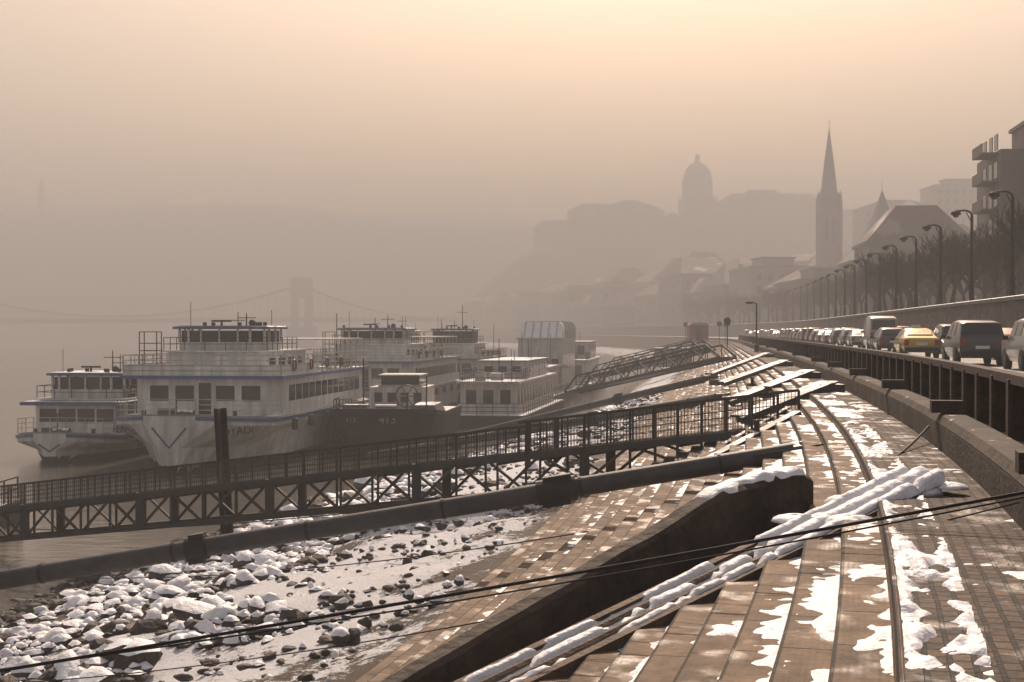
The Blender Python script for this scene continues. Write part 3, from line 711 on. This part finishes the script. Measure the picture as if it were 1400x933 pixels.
    for x,y in f: wh.beam((x,y,wz0+hh*.36),(x,y,wz1),.14,.14)
    for k in(-.36,0,.36): wh.beam((whw*k*1.2,wy,wz0+hh*.36),(whw*k*1.2,wy,wz1),.1,.1)
    for sd in(-1,1):
        for k in(.35,.68): wh.beam((sd*whw,wy+wl*k,wz0+hh*.36),(sd*whw,wy+wl*k,wz1),.12,.12)
    rf=MB(); fr=[(x*1.12,y+(-.35 if y<wy+1 else .35)) for x,y in f]; rf.loft([[(x,y,wz1-.02) for x,y in fr],[(x,y,wz1+.12) for x,y in fr]])
    rs_=MB(); rs_.loft([[(x*.98,y,wz1+.12) for x,y in fr],[(x*.94,y,wz1+.19) for x,y in fr]])
    ra=MB(); ra.rail([(-whw*1.2,wy+6,wz0),(-whw*1.2,wy-.8,wz0),(whw*1.2,wy-.8,wz0),(whw*1.2,wy+6,wz0)],.8,2,1.2,.02)
    ms=MB(); mx_=whw*.35; ms.cyl((mx_,wy+2.5,wz1),(mx_,wy+2.5,wz1+mast),.06,.03,8); ms.beam((mx_-.6,wy+2.5,wz1+mast*.7),(mx_+.6,wy+2.5,wz1+mast*.7),.05,.05); ms.box(-whw*.2,wy+2.1,wz1+.5,1.3,.12,.12); ms.cyl((-whw*.2,wy+2.1,wz1),(-whw*.2,wy+2.1,wz1+.45),.1,.07,8)
    ms.cyl((-whw*.8,wy+1,wz1),(-whw*.8,wy+1,wz1+1.7),.02,n=5); ms.cyl((whw*.9,wy+3,wz1),(whw*.9,wy+3,wz1+1.2),.02,n=5); ms.dome(whw*.6,wy+1.5,wz1+.3,.25,.3,10,4); ms.cyl((whw*.6,wy+1.5,wz1),(whw*.6,wy+1.5,wz1+.3),.2,n=8)
    for k in range(6): ms.box(U(-whw,whw),wy+U(.3,3),wz1+.3,.2,.2,.22)
    ms.cyl((0,-bow+1.2,zd),(0,-bow+1.2,zd+1.5),.05,n=6)
    ms.cyl((hw*.6,L-3,c1),(hw*.6,L-3,c1+4.2),.05,.03,6); ms.cyl((-hw*.4,yb_+1,c1),(-hw*.4,yb_+1,wz1+1.2),.05,.03,6); ms.beam((-hw*.4-.5,yb_+1,wz1+.6),(-hw*.4+.5,yb_+1,wz1+.6),.05,.05)
    x0=-hw*.85
    if bul:
        for dx in(0,1.1):
            ms.cyl((x0+dx,.4,c1),(x0+dx,.4,wz1-.2),.035,n=6); ms.cyl((x0+dx,1.2,c1),(x0+dx,1.2,wz1-.2),.035,n=6)
        for zz in(wz1-.2,wz1-.9,wz0): ms.beam((x0,.4,zz),(x0+1.1,.4,zz),.05,.05); ms.beam((x0,1.2,zz),(x0+1.1,1.2,zz),.05,.05)
    fd=MB(); fd.box(-hw*.3,-bow*.4,zd+.35,.9,.5,.5); fd.cyl((-.5,-bow*.55,zd+.3),(.5,-bow*.55,zd+.3),.28,n=12)
    for sd in(-1,1): fd.cyl((sd*hw*.55,-bow*.45,zd),(sd*hw*.55,-bow*.45,zd+.5),.14,n=10)
    for k in range(6):
        yy_=2+k*(L-5)/5; fd.cyl((hw+.05,yy_,zd-.2),(hw+.05,yy_,zd-.9),.2,n=10)
    for k in range(9): fd.box(U(-hw*.8,hw*.8),yb_+U(.8,L-yb_-2.5),c1+.5,U(.5,1.6),.5,U(.4,.9))
    lr=MB()
    for k in range(4):
        yy_=2+k*4; cxr=hw+.04
        for j in range(12):
            a=j/12*6.283; b=(j+1)/12*6.283; lr.cyl((cxr,yy_+.33*math.cos(a),c1+.75+.33*math.sin(a)),(cxr,yy_+.33*math.cos(b),c1+.75+.33*math.sin(b)),.06,n=5)
    if canopy:
        y0,y1=yb_+.5,L-2
        up.b(-hw*.95,hw*.95,y0,y1,c1+2.25,c1+2.35)
        for sd in(-1,1):
            for k in range(7): 
                t=y0+.1+(y1-y0-.2)*k/6; ral.beam((sd*hw*.92,t,c1+.1),(sd*hw*.92,t,c1+2.25),.08,.08)
    e=group(name,{'hull':(hull,hullmk),'boot_topping':(boot,'hull'),'stripes':(stripe,'blue'),'foredeck':(dk,'deck'),'cabin':(cab,'white'),'windows':(gl,'glass'),'upper_deck':(up,'white'),'snowy_deck':(udeck,'deck'),'deck_trim':(trim,'blue'),
       'railings':(ral,'white2'),'bridge_railing':(ra,'dark'),'wheelhouse':(wh,wmk),'wheelhouse_roof':(rf,'blue'),'roof_snow':(rs_,'deck'),'masts':(ms,'dark'),'deck_gear':(fd,'dark_snow'),'life_rings':(lr,'redbox')},(px,py,WZ),-math.atan(head))
    if label:
        text(label,(hw*.62,-bow*.76,zd-.75),(math.radians(82),0,.62),.62,'hull',e); text(label,(-hw*.62,-bow*.76,zd-.75),(math.radians(82),0,-.62),.62,'hull',e)
    return e
ship(-18.6,86,.12,5,24,2.9,5.2,1.25,6.85,8.2,2.75,2.8,label='HUNYADI',mast=1.0,canopy=True)
ship(-27.6,90,.10,3.4,19,1.5,3.4,.0,3.75,5.2,2.4,1.5,bow=4,mast=1.6)
ship(-13.3,128,.12,4.6,28,2.8,5.2,1.1,6.9,8.2,2.9,3,hullmk='white2',mast=1.4,canopy=True)
ship(-7.2,163,.13,3.6,24,2.3,4.8,1,6.7,8.2,2.3,2,hullmk='hull',wmk='green',mast=3)
ship(-16,180,.13,4.6,28,2.8,5.2,1.1,6.6,8.0,2.9,3,mast=2)

# work boat 413
hull=MB(); st=[(-2.2,.70,.2,2.8),(-1.9,.8,.3,2.75),(0,.95,.6,2.6),(4,1,.85,2.3),(12,1,.9,2.2),(15,1,.9,2.2),(16,.9,.85,2.2)]
hw=3.7
hull.loft([[(-a*hw,y,z),(-(a*.75+b*.25)*hw,y,z*.55),(-b*hw,y,-.3),(b*hw,y,-.3),((a*.75+b*.25)*hw,y,z*.55),(a*hw,y,z)] for y,a,b,z in st])
for (y0,a0,b0,z0),(y1,a1,b1,z1) in zip(st[:-1],st[1:]):
    for sd in(-1,1): hull.beam((sd*a0*hw,y0,z0+.1),(sd*a1*hw,y1,z1+.1),.12,.3)
hull.beam((-.7*hw,-2.2,2.9),(.7*hw,-2.2,2.9),.12,.3)
dk=MB(); dk.loft([[(-a*hw*.97,y,z+.01),(-a*hw*.97,y,z+.06),(a*hw*.97,y,z+.06),(a*hw*.97,y,z+.01)] for y,a,b,z in st])
gr=MB(); gr.rail([(-hw*.95,8,2.4),(-hw*.9,0,2.7),(-hw*.7,-2,2.95)],.8,2,1.4,.025)
gr.cyl((-1.5,1,2.6),(-1.5,1,6.2),.05,n=6); gr.cyl((2.5,3,2.4),(2.5,3,5),.05,n=6)
for k in range(24):
    a=k/24*6.283; b=(k+1)/24*6.283; gr.cyl((1.4+.75*math.cos(a),1.2,3.7+.75*math.sin(a)),(1.4+.75*math.cos(b),1.2,3.7+.75*math.sin(b)),.05,n=5)
    if k%4==0: gr.cyl((1.4,1.2,3.7),(1.4+.75*math.cos(a),1.2,3.7+.75*math.sin(a)),.03,n=5)
gr.cyl((1.4,1.2,2.6),(1.4,1.2,3.7),.08,n=6)
hs=MB(); gl=MB(); hs.b(-2.4,1.8,9,14,2.3,4.0); gl.b(-1.6,1.2,9.5,12.9,4.15,4.8); hs.b(-1.8,1.4,9.4,13,4.0,4.15); hs.b(-1.8,1.4,9.3,13.1,4.8,4.9); win_row_x(gl,-2.2,1.6,4,8.99,2.9,3.6,.6)
fd=MB(); fd.box(-1.8,0,2.95,1.6,1.1,.5); fd.box(.2,-.6,2.9,.8,.8,.4); fd.cyl((-.4,-.8,3.0),(1.0,-.8,3.0),.25,n=12); fd.loft([[(1.2,3,2.3),(3.3,3,2.3),(3.3,8,2.3),(1.2,8,2.3)],[(1.5,3.2,3.0),(3.0,3.2,3.0),(3.0,7.8,3.0),(1.5,7.8,3.0)]])
e=group('work_boat',{'hull':(hull,'hull'),'deck':(dk,'deck'),'rails_and_wheel':(gr,'dark'),'house':(hs,'white2'),'windows':(gl,'glass'),'winch':(fd,'dark_snow')},(-8.5,94,WZ),-.06)
text('413',(.6,-2.28,2.1),(math.radians(75),0,0),.75,'lettering',e); text('413',(-1.8,-2.28,2.15),(math.radians(75),0,-.05),.45,'lettering',e)

def pontoon_house(x,y,head,w,L,h1,h2,name='pontoon_building'):
    fl=MB(); fl.b(-w/2-1,w/2+1,-2,L+1,-.4,1.0); dk=MB(); dk.b(-w/2-.95,w/2+.95,-1.95,L+.95,1.0,1.06)
    hs=MB(); hs.b(-w/2,w/2,0,L,1.06,h1); hs.b(-w/2-.3,w/2+.3,-.3,L+.3,h1,h1+.15)
    gl=MB(); win_row_x(gl,-w/2+.2,w/2-.2,3,0,1.9,h1-.5,.6); win_row_y(gl,w/2,.5,L-.5,int(L/2),1.8,h1-.5,.55)
    rf=MB(); rf.b(-w/2-.25,w/2+.25,-.25,L+.25,h1+.15,h1+.22); ra=MB()
    if h2:
        hs.b(-w/2+.3,w/2-.3,L*.3,L*.9,h1+.22,h2); rf.b(-w/2+.1,w/2-.1,L*.3-.2,L*.9+.2,h2,h2+.15); win_row_y(gl,w/2-.3,L*.3+.3,L*.9-.3,int(L/3.4),h1+.8,h2-.4,.65); win_row_x(gl,-w/2+.5,w/2-.5,3,L*.3,h1+.8,h2-.4,.6)
    ra.rail([(-w/2,L*.3,h1+.2),(-w/2,-.2,h1+.2),(w/2,-.2,h1+.2),(w/2,L*.3,h1+.2)],1,3,1.2,.025); ra.rail([(-w/2-.9,-1.9,1.05),(w/2+.9,-1.9,1.05),(w/2+.9,L,1.05)],1,3,1.4,.025)
    for k in range(6):
        a=w*U(-.4,.4); b=L*(k+.3)/6.5; ra.cyl((a,b,h1),(a,b,h1+U(1.5,4)),.035,n=5)
    for k in range(5): hs.box(w*U(-.3,.3),L*U(0,.25)+.8,h1+.5,U(.5,1.2),U(.5,1.2),.6)
    group(name,{'float':(fl,'hull'),'deck':(dk,'deck'),'walls':(hs,'white2'),'windows':(gl,'glass'),'roof':(rf,'deck'),'railing':(ra,'dark')},(x,y,WZ),-math.atan(head))
pontoon_house(-2.0,120,.15,4.8,26,3.6,5.3)
pontoon_house(.4,150,.14,5.5,20,4.0,0)
pontoon_house(7,192,.12,6,30,4.0,6.5)
# glazed roof boathouse
M['pale_glass']=mat('pale_glazing',(.75,.75,.72),.25,var=.05)
M['frame']=mat('light_frame',(.35,.34,.32),.5)
fl=MB(); fl.b(-3.5,3.5,-1,19,-.4,1.0); hs=MB(); hs.b(-2.6,2.6,0,16,1,7.2); gl=MB(); rb=MB()
PR=[(-2.6,7.2),(-2.6,8.3),(-2.45,8.9),(-2.1,9.2),(2.1,9.2),(2.45,8.9),(2.6,8.3),(2.6,7.2)]
def sh(z): return (z-7.2)*1.0
gl.loft([[(x,-.1+sh(z),z) for x,z in PR],[(x,16.1,z) for x,z in PR]])
for k in range(-2,3): rb.beam((k*.95,-.17,7.2),(k*.95,-.15+sh(9.2),9.24),.09,.09); rb.beam((k*.85,2,9.24),(k*.85,16.15,9.24),.1,.1)
for yy_ in np.arange(4,16.3,2.0):
    pp=[Vector((x*1.02,yy_,z+.03)) for x,z in PR]
    for a,b in zip(pp[:-1],pp[1:]): rb.beam(a,b,.12,.12)
rb.b(-2.8,2.8,-.3,-.12,7.1,7.3)
wn=MB(); win_row_x(wn,-2.4,2.4,4,0,3.0,4.8,.7); win_row_y(wn,2.6,.5,15.5,8,3.6,5.4,.7)
group('glass_roof_boathouse',{'float':(fl,'hull'),'walls':(hs,'white2'),'glazing':(gl,'pale_glass'),'ribs':(rb,'frame'),'windows':(wn,'glass')},(3.3,168,WZ),-.14)

# ------------------------------------------------------------ quay furniture
mb=MB(); mb.cyl((0,0,0),(0,0,4.1),.09,.06,8); mb.cyl((0,0,4.1),(-.5,0,4.2),.05,n=6); mb.box(-.6,0,4.17,.6,.25,.14); mb.box(0,0,.3,.35,.35,.6)
g=MB(); g.box(-.6,0,4.08,.45,.2,.04); group('quay_lamp',{'post':(mb,'dark'),'lens':(g,'pipe')},(bank(120,-.4)[0],120,-1.7),0)
mb=MB(); mb.b(-1.4,1.4,0,4,0,2.7); r=MB(); r.loft([[(-1.55,-.15,2.7),(1.55,-.15,2.7),(1.55,4.15,2.7),(-1.55,4.15,2.7)],[(-1,.4,3.1),(1,.4,3.1),(1,3.6,3.1),(-1,3.6,3.1)]]); w_=MB(); w_.b(-.5,.5,-.03,.03,.05,2.2); win_row_y(w_,1.4,.5,3.5,2,1,2.2,.6)
group('quay_kiosk',{'walls':(mb,'redbox'),'roof':(r,'roofd'),'door_and_windows':(w_,'glass')},(bank(215,-6)[0],215,-1.7),0)
for k,(Y,o) in enumerate(((205,-3),(190,-2),(235,-1.5),(225,-8),(150,-2.5))):
    x,y,_=bank(Y,o); p=MB(); p.cyl((0,0,0),(0,0,2.6),.05,n=8); s_=MB(); s_.cyl((0,-.06,2.9),(0,-.03,2.9),.38,n=20); group('traffic_sign',{'post':(p,'dark'),'disc':(s_,'dark')},(x,y,-1.75))
mb=MB(); mb.b(-2.2,2.2,0,5,0,2.3); r=MB(); r.b(-2.4,2.4,-.2,5.2,2.3,2.5); w_=MB(); win_row_x(w_,-2,2,3,0,1,1.9,.6)
group('quay_shed',{'walls':(mb,'wall_l'),'roof':(r,'deck'),'windows':(w_,'glass')},(bank(185,-9)[0],185,-4.6),0)

# ------------------------------------------------------------ bridge (chain)
e_x,e_y=-113,765
K=1.215
def bp(s_,z): return Vector((e_x-s_*.93*K,e_y,z*K))
t=MB(); ch=MB(); dkb=MB()
for s0 in(0,178):
    c=bp(s0,0)
    for sd in(-1,1): t.b(c.x+K*(sd*3.1-1.4),c.x+K*(sd*3.1+1.4),c.y-4,c.y+4,WZ-3,17*K)
    t.b(c.x-4.5*K,c.x+4.5*K,c.y-4,c.y+4,15*K,22*K); t.b(c.x-5*K,c.x+5*K,c.y-4.5,c.y+4.5,22*K,23*K); t.b(c.x-4.2*K,c.x+4.2*K,c.y-3.6,c.y+3.6,23*K,24*K); t.b(c.x-6*K,c.x+6*K,c.y-7,c.y+7,WZ-3,2.5*K)
for dy in(-3.2,3.2):
    def cz(s_):
        if s_<0: return 6.6+14*(1-min(1,-s_/54))**1.6
        u_=(s_-89)/89
        if s_<=178: return 6.8+14.4*u_*u_
        return 6.6+14*(1-min(1,(s_-178)/60))**1.6
    pv=None
    for s_ in np.arange(-54,239,3.5):
        p=bp(s_,cz(s_)); p.y+=dy
        if pv is not None: ch.beam(pv,p,.4,.9)
        pv=p
        q_=bp(s_,5.6); q_.y+=dy; ch.beam(p,q_,.2,.2)
dkb.beam(bp(-74,5.3),bp(290,4),10,2.0); dkb.beam(bp(-74,6.4)+Vector((0,-5.1,0)),bp(290,5.1)+Vector((0,-5.1,0)),.2,.35)
group('chain_bridge',{'pylons':(t,'roofd'),'chains':(ch,'roofd'),'deck':(dkb,'roofd')})

# ------------------------------------------------------------ buildings
def wins(gl,x0,x1,y,z0,z1,nx,nz,fx=.4,fz=.55):
    w=(x1-x0)/nx; h=(z1-z0)/nz
    for i in range(nx):
        for j in range(nz):
            cx=x0+w*(i+.5); cz_=z0+h*(j+.5); gl.b(cx-w*fx/2,cx+w*fx/2,y-.06,y+.06,cz_-h*fz/2,cz_+h*fz/2)
def winsy(gl,x,y0,y1,z0,z1,ny,nz,fx=.4,fz=.55):
    w=(y1-y0)/ny; h=(z1-z0)/nz
    for i in range(ny):
        for j in range(nz):
            cy=y0+w*(i+.5); cz_=z0+h*(j+.5); gl.b(x-.06,x+.06,cy-w*fx/2,cy+w*fx/2,cz_-h*fz/2,cz_+h*fz/2)
def house(x,y,z,w,d,h,rh,rz=0,mk='wall_l',name='town_house',rmk='roof',flat=False):
    wl=MB(); gl=MB(); rf=MB(); tr=MB()
    wl.b(-w/2,w/2,-d/2,d/2,-3,h); nz=max(2,int(h/3.6)); wins(gl,-w/2+.6,w/2-.6,-d/2,.8,h-.6,max(3,int(w/3)),nz); winsy(gl,-w/2,-d/2+.6,d/2-.6,.8,h-.6,max(3,int(d/3)),nz); 
    tr.b(-w/2-.4,w/2+.4,-d/2-.4,d/2+.4,h,h+.5); tr.b(-w/2-.12,w/2+.12,-d/2-.12,d/2+.12,h*.28,h*.28+.3)
    e_=.3
    if flat:
        rf.b(-w/2+.5,w/2-.5,-d/2+.5,d/2-.5,h+.5,h+.8); wl.b(-w*.25,w*.2,-d*.2,d*.25,h+.8,h+3.2); rf.b(-w*.27,w*.22,-d*.22,d*.27,h+3.2,h+3.5)
    else:
        kx_,ky_=random.choice([(.04,.3),(.3,.04),(.2,.3)])
        rf.loft([[(-w/2-e_,-d/2-e_,h+.5),(w/2+e_,-d/2-e_,h+.5),(w/2+e_,d/2+e_,h+.5),(-w/2-e_,d/2+e_,h+.5)],[(-w*kx_,-d*ky_,h+.5+rh),(w*kx_,-d*ky_,h+.5+rh),(w*kx_,d*ky_,h+.5+rh),(-w*kx_,d*ky_,h+.5+rh)]])
        for k in range(3): wl.box(w*U(-.2,.2),d*U(-.3,.3),h+rh*.8,1.,1.,2.6)
        rnd()
    group(name,{'walls':(wl,mk),'windows':(gl,'glass'),'roof':(rf,rmk),'cornice':(tr,mk)},(x,y,z),rz)
def hrow(y0,y1,off,j,hmin,hmax,z,gap):
    Y=y0
    while Y<y1:
        w=U(14,30); x,y,_=bank(Y,off+U(-j,j)); house(x,y,z,U(14,22),w,U(hmin,hmax)*random.choice([.75,1,1,1.1]),U(2.5,6.5),math.atan(-slope(Y))+random.choice([0,0,.15]),random.choice(['wall_l','wall_d']),rmk=random.choice(['roof','roofd','roof']),flat=rnd()<.35); Y+=w+U(0,gap)
hrow(250,900,33,3,7,15,2,8)
hrow(340,900,62,6,10,19,4,14)
hrow(460,860,98,10,12,20,8,22)

wl=MB(); sp=MB(); gl=MB(); nv=MB(); nr_=MB()
wl.b(-3.1,3.1,-3.1,3.1,-3,35); wl.b(-3.4,3.4,-3.4,3.4,21,21.6); wl.b(-3.5,3.5,-3.5,3.5,34.4,35.2)
for sx in(-1,1):
    for sy in(-1,1): wl.b(sx*3.1-.45,sx*3.1+.45,sy*3.1-.45,sy*3.1+.45,-3,36); sp.cyl((sx*3.1,sy*3.1,36),(sx*3.1,sy*3.1,41),.6,.04,8)
for sgn in(-1,1):
    sp.loft([[(-2.4,sgn*3.2,35.2),(2.4,sgn*3.2,35.2),(0,sgn*3.2,40)],[(-.1,0,35.2),(.1,0,35.2),(0,0,41)]]); sp.loft([[(sgn*3.2,-2.4,35.2),(sgn*3.2,2.4,35.2),(sgn*3.2,0,40)],[(0,-.1,35.2),(0,.1,35.2),(0,0,41)]])
sp.cyl((0,0,35),(0,0,47),3.0,1.75,8); sp.cyl((0,0,47),(0,0,59.5),1.75,.1,8); sp.cyl((0,0,59.5),(0,0,62.3),.1,.05,6); sp.beam((-.6,0,61.3),(.6,0,61.3),.12,.12)
for s_ in(-.95,.95): gl.b(s_-.5,s_+.5,-3.16,-3.05,25,32.5); gl.b(-3.16,-3.05,s_-.5,s_+.5,25,32.5)
gl.b(-.9,.9,-3.16,-3.05,13,18); gl.b(-1,1,-3.16,-3.05,0,5)
nv.b(-8,8,3.2,32,-3,13); nr_.loft([[(-8.5,3.2,13),(0,3.2,23),(8.5,3.2,13)],[(-8.5,32,13),(0,32,23),(8.5,32,13)]])
group('gothic_church',{'tower':(wl,'wall_d'),'spire':(sp,'roofd'),'windows':(gl,'glass'),'nave':(nv,'wall_d'),'nave_roof':(nr_,'roof')},(95.8,430,1.9),-.1)
wl=MB(); sp=MB(); gl=MB(); wl.b(-4,4,-4,4,-3,19.5); wl.b(-4.4,4.4,-4.4,4.4,19.5,20.2)
sp.loft([[(-4.5,-4.5,20.2),(4.5,-4.5,20.2),(4.5,4.5,20.2),(-4.5,4.5,20.2)],[(-2,-2,27),(2,-2,27),(2,2,27),(-2,2,27)],[(-.15,-.15,33.5),(.15,-.15,33.5),(.15,.15,33.5),(-.15,.15,33.5)]]); sp.cyl((0,0,33.4),(0,0,37),.1,.04,6)
wl.b(4,20,-3,9,-3,11); sp.loft([[(4,-3.5,11),(4,3,16),(4,9.5,11)],[(20,-3.5,11),(20,3,16),(20,9.5,11)]])
for s_ in(-1.7,1.7): gl.b(s_-.7,s_+.7,-4.06,-3.95,12,17)
wins(gl,5,19,-3,2,9,5,2)
group('parish_church',{'walls':(wl,'wall_d'),'roof':(sp,'roofd'),'windows':(gl,'glass')},(97.5,375,3.5),.05)

wl=MB(); gl=MB(); bc=MB()
wl.b(0,34,0,16,-2,21.2); wl.b(-3.2,-.002,6,20,-2,18.2); wl.b(-.3,34.3,-.3,16.3,21.2,21.6); wl.b(5,20,3,12,21.6,23.6)
for k in range(6):
    z=2.6+k*3.1
    bc.b(-1.6,6,-1.6,0-.003,z,z+.18); bc.b(-1.6,6,-1.6,-1.5,z+.18,z+1.15); bc.b(-5,-3.205,7,13,z-.3,z-.12); bc.b(-5,-4.9,7,13,z-.12,z+.9)
    bc.b(8,14,-1.4,-.003,z,z+.18); bc.b(8,14,-1.4,-1.3,z+.18,z+1.1)
    for x0 in(.6,3.2,8.6,11.4,15.5,19,23,27): gl.b(x0,x0+1.9,-.06,.04,z+.5,z+2.3)
    for y0 in(1,3.4): gl.b(-.06,.04,y0,y0+1.6,z+.6,z+2.3)
    for y0 in(7.5,10.5,14): gl.b(-3.26,-3.15,y0,y0+1.8,z+.2,z+2)
group('apartment_building',{'walls':(wl,'wall_d'),'windows':(gl,'glass'),'balconies':(bc,'wall_d')},(56.0,150,1.9),-.14)
for (x,y,w,d,z,h,rh) in((150,560,28,16,22,26,3),(178,566,26,18,26,31,2.5),(203,570,26,18,28,34,4),(235,580,36,18,30,38,4),(272,590,36,18,30,38,3)):
    house(x,y,z,w,d,h,rh,.02,'wall_l','hillside_building',flat=(x in(178,235)))
# ------------------------------------------------------------ palace
wl=MB(); rf=MB(); gl=MB(); dm=MB()
k9=900/1944
def X9(px): return (px-700)*k9
def Z9(py): return (454-py)*k9
def wing(p0,p1,pe,prf,y0,y1,base=345,slope_=6):
    x0,x1=X9(p0),X9(p1); wl.b(x0,x1,y0,y1,Z9(base)-12,Z9(pe)); wl.b(x0-.5,x1+.5,y0-.5,y1+.5,Z9(pe),Z9(pe)+.8)
    rf.loft([[(x0,y0,Z9(pe)+.8),(x1,y0,Z9(pe)+.8),(x1,y1,Z9(pe)+.8),(x0,y1,Z9(pe)+.8)],[(x0+slope_,y0+4,Z9(prf)),(x1-slope_,y0+4,Z9(prf)),(x1-slope_,y1-4,Z9(prf)),(x0+slope_,y1-4,Z9(prf))]])
    wins(gl,x0+1,x1-1,y0,Z9(base),Z9(pe)-1,max(3,int((x1-x0)/4.2)),4)
wing(731,786,311,300,905,925); wing(777,908,290,278,900,922,slope_=9); wing(835,885,284,275,897,899.9); wing(908,934,298,289,902,920); wing(978,1118,280,264,900,924,slope_=11); wing(1085,1120,277,266,896,899.8); wing(1120,1190,298,285,905,925,slope_=4)
wing(932,979,272,270,896,920,slope_=2); wing(1010,1070,278,261,896.5,899.9,slope_=5)
cx=X9(955.5); cy=908
for i in range(12):
    a=i/12*6.283; wl.cyl((cx+9*math.cos(a),cy+9*math.sin(a),Z9(272)),(cx+9*math.cos(a),cy+9*math.sin(a),Z9(250)),.8,n=8)
wl.cyl((cx,cy,Z9(272)),(cx,cy,Z9(250)),8.4,n=24); wl.cyl((cx,cy,Z9(250)),(cx,cy,Z9(246)),10,n=24); dm.dome(cx,cy,Z9(246),9.2,12,24,8)
dm.cyl((cx,cy,Z9(246)+11.6),(cx,cy,Z9(246)+15),1.6,n=12); dm.dome(cx,cy,Z9(246)+15,1.9,2,12,4); dm.cyl((cx,cy,Z9(246)+16.5),(cx,cy,Z9(246)+20),.25,.05,6)
group('royal_palace',{'walls':(wl,'stonep'),'roofs':(rf,'roofd'),'windows':(gl,'glass'),'dome':(dm,'copper')})
mb=MB(); x_=-643*1380/1944; mb.cyl((x_,1380,108),(x_,1380,140),3.5,2.6,12); mb.cyl((x_,1380,140),(x_,1380,142),3.6,3.6,12); mb.cyl((x_,1380,142),(x_,1380,150),2,.2,10); mb.obj('lookout_tower',M['stonep'])

# ------------------------------------------------------------ haze: thinner near the quay, a fog bank beyond, thinner again aloft
def haze(nm,y0,y1,z0,z1,den,ab):
    mb=MB(); mb.b(-4200,3500,y0,y1,z0,z1); hzo=mb.obj(nm,M['snow'])
    hm=bpy.data.materials.new('haze'); hm.use_nodes=True; nt=hm.node_tree; nt.nodes.clear(); o=nn(nt,'ShaderNodeOutputMaterial'); vs_=nn(nt,'ShaderNodeVolumeScatter'); vs_.inputs['Color'].default_value=(1,1,1,1); vs_.inputs['Density'].default_value=den; vs_.inputs['Anisotropy'].default_value=.0
    va=nn(nt,'ShaderNodeVolumeAbsorption'); va.inputs['Color'].default_value=(1,.8,.6,1); va.inputs['Density'].default_value=ab
    ad=nn(nt,'ShaderNodeAddShader'); nt.links.new(vs_.outputs[0],ad.inputs[0]); nt.links.new(va.outputs[0],ad.inputs[1]); nt.links.new(ad.outputs[0],o.inputs['Volume'])
    hzo.data.materials.clear(); hzo.data.materials.append(hm)
haze('near_haze',-400,170,-12.5,118,.0014,.0001)
haze('fog_bank',170.05,2600,-12.5,40,.0032,.0002)
haze('upper_haze',170.05,2600,40.02,118,.0030,.0001)

# ------------------------------------------------------------ light, world, camera
EL,AZ=math.radians(38),math.radians(6)
w=bpy.data.worlds.new('World'); bpy.context.scene.world=w; w.use_nodes=True; nt=w.node_tree
sk=nn(nt,'ShaderNodeTexSky',sky_type='NISHITA'); sk.sun_disc=False; sk.sun_elevation=EL; sk.sun_rotation=AZ; sk.air_density=1.3; sk.dust_density=4; sk.ozone_density=.5
mx=nn(nt,'ShaderNodeMix',data_type='RGBA',blend_type='MULTIPLY'); mx.inputs[0].default_value=1; mx.inputs[7].default_value=(1,.81,.69,1)
nt.links.new(sk.outputs[0],mx.inputs[6]); bg=nt.nodes['Background']; nt.links.new(mx.outputs[2],bg.inputs[0]); bg.inputs[1].default_value=.15
sl=bpy.data.lights.new('sun','SUN'); sl.energy=5; sl.angle=math.radians(.8); sl.color=(1,.82,.67); so=bpy.data.objects.new('sun',sl); C.objects.link(so)
S=Vector((math.sin(AZ)*math.cos(EL),math.cos(AZ)*math.cos(EL),math.sin(EL))); so.rotation_euler=(-S).to_track_quat('-Z','Y').to_euler()
cam=bpy.data.cameras.new('camera'); cam.lens=50; cam.sensor_width=36; cam.clip_start=.1; cam.clip_end=9000
co=bpy.data.objects.new('camera',cam); C.objects.link(co); co.location=(0,0,0); co.rotation_euler=(math.radians(90-.368),0,0); bpy.context.scene.camera=co
sc=bpy.context.scene; sc.view_settings.view_transform='Standard'; sc.view_settings.look='None'; sc.view_settings.exposure=0
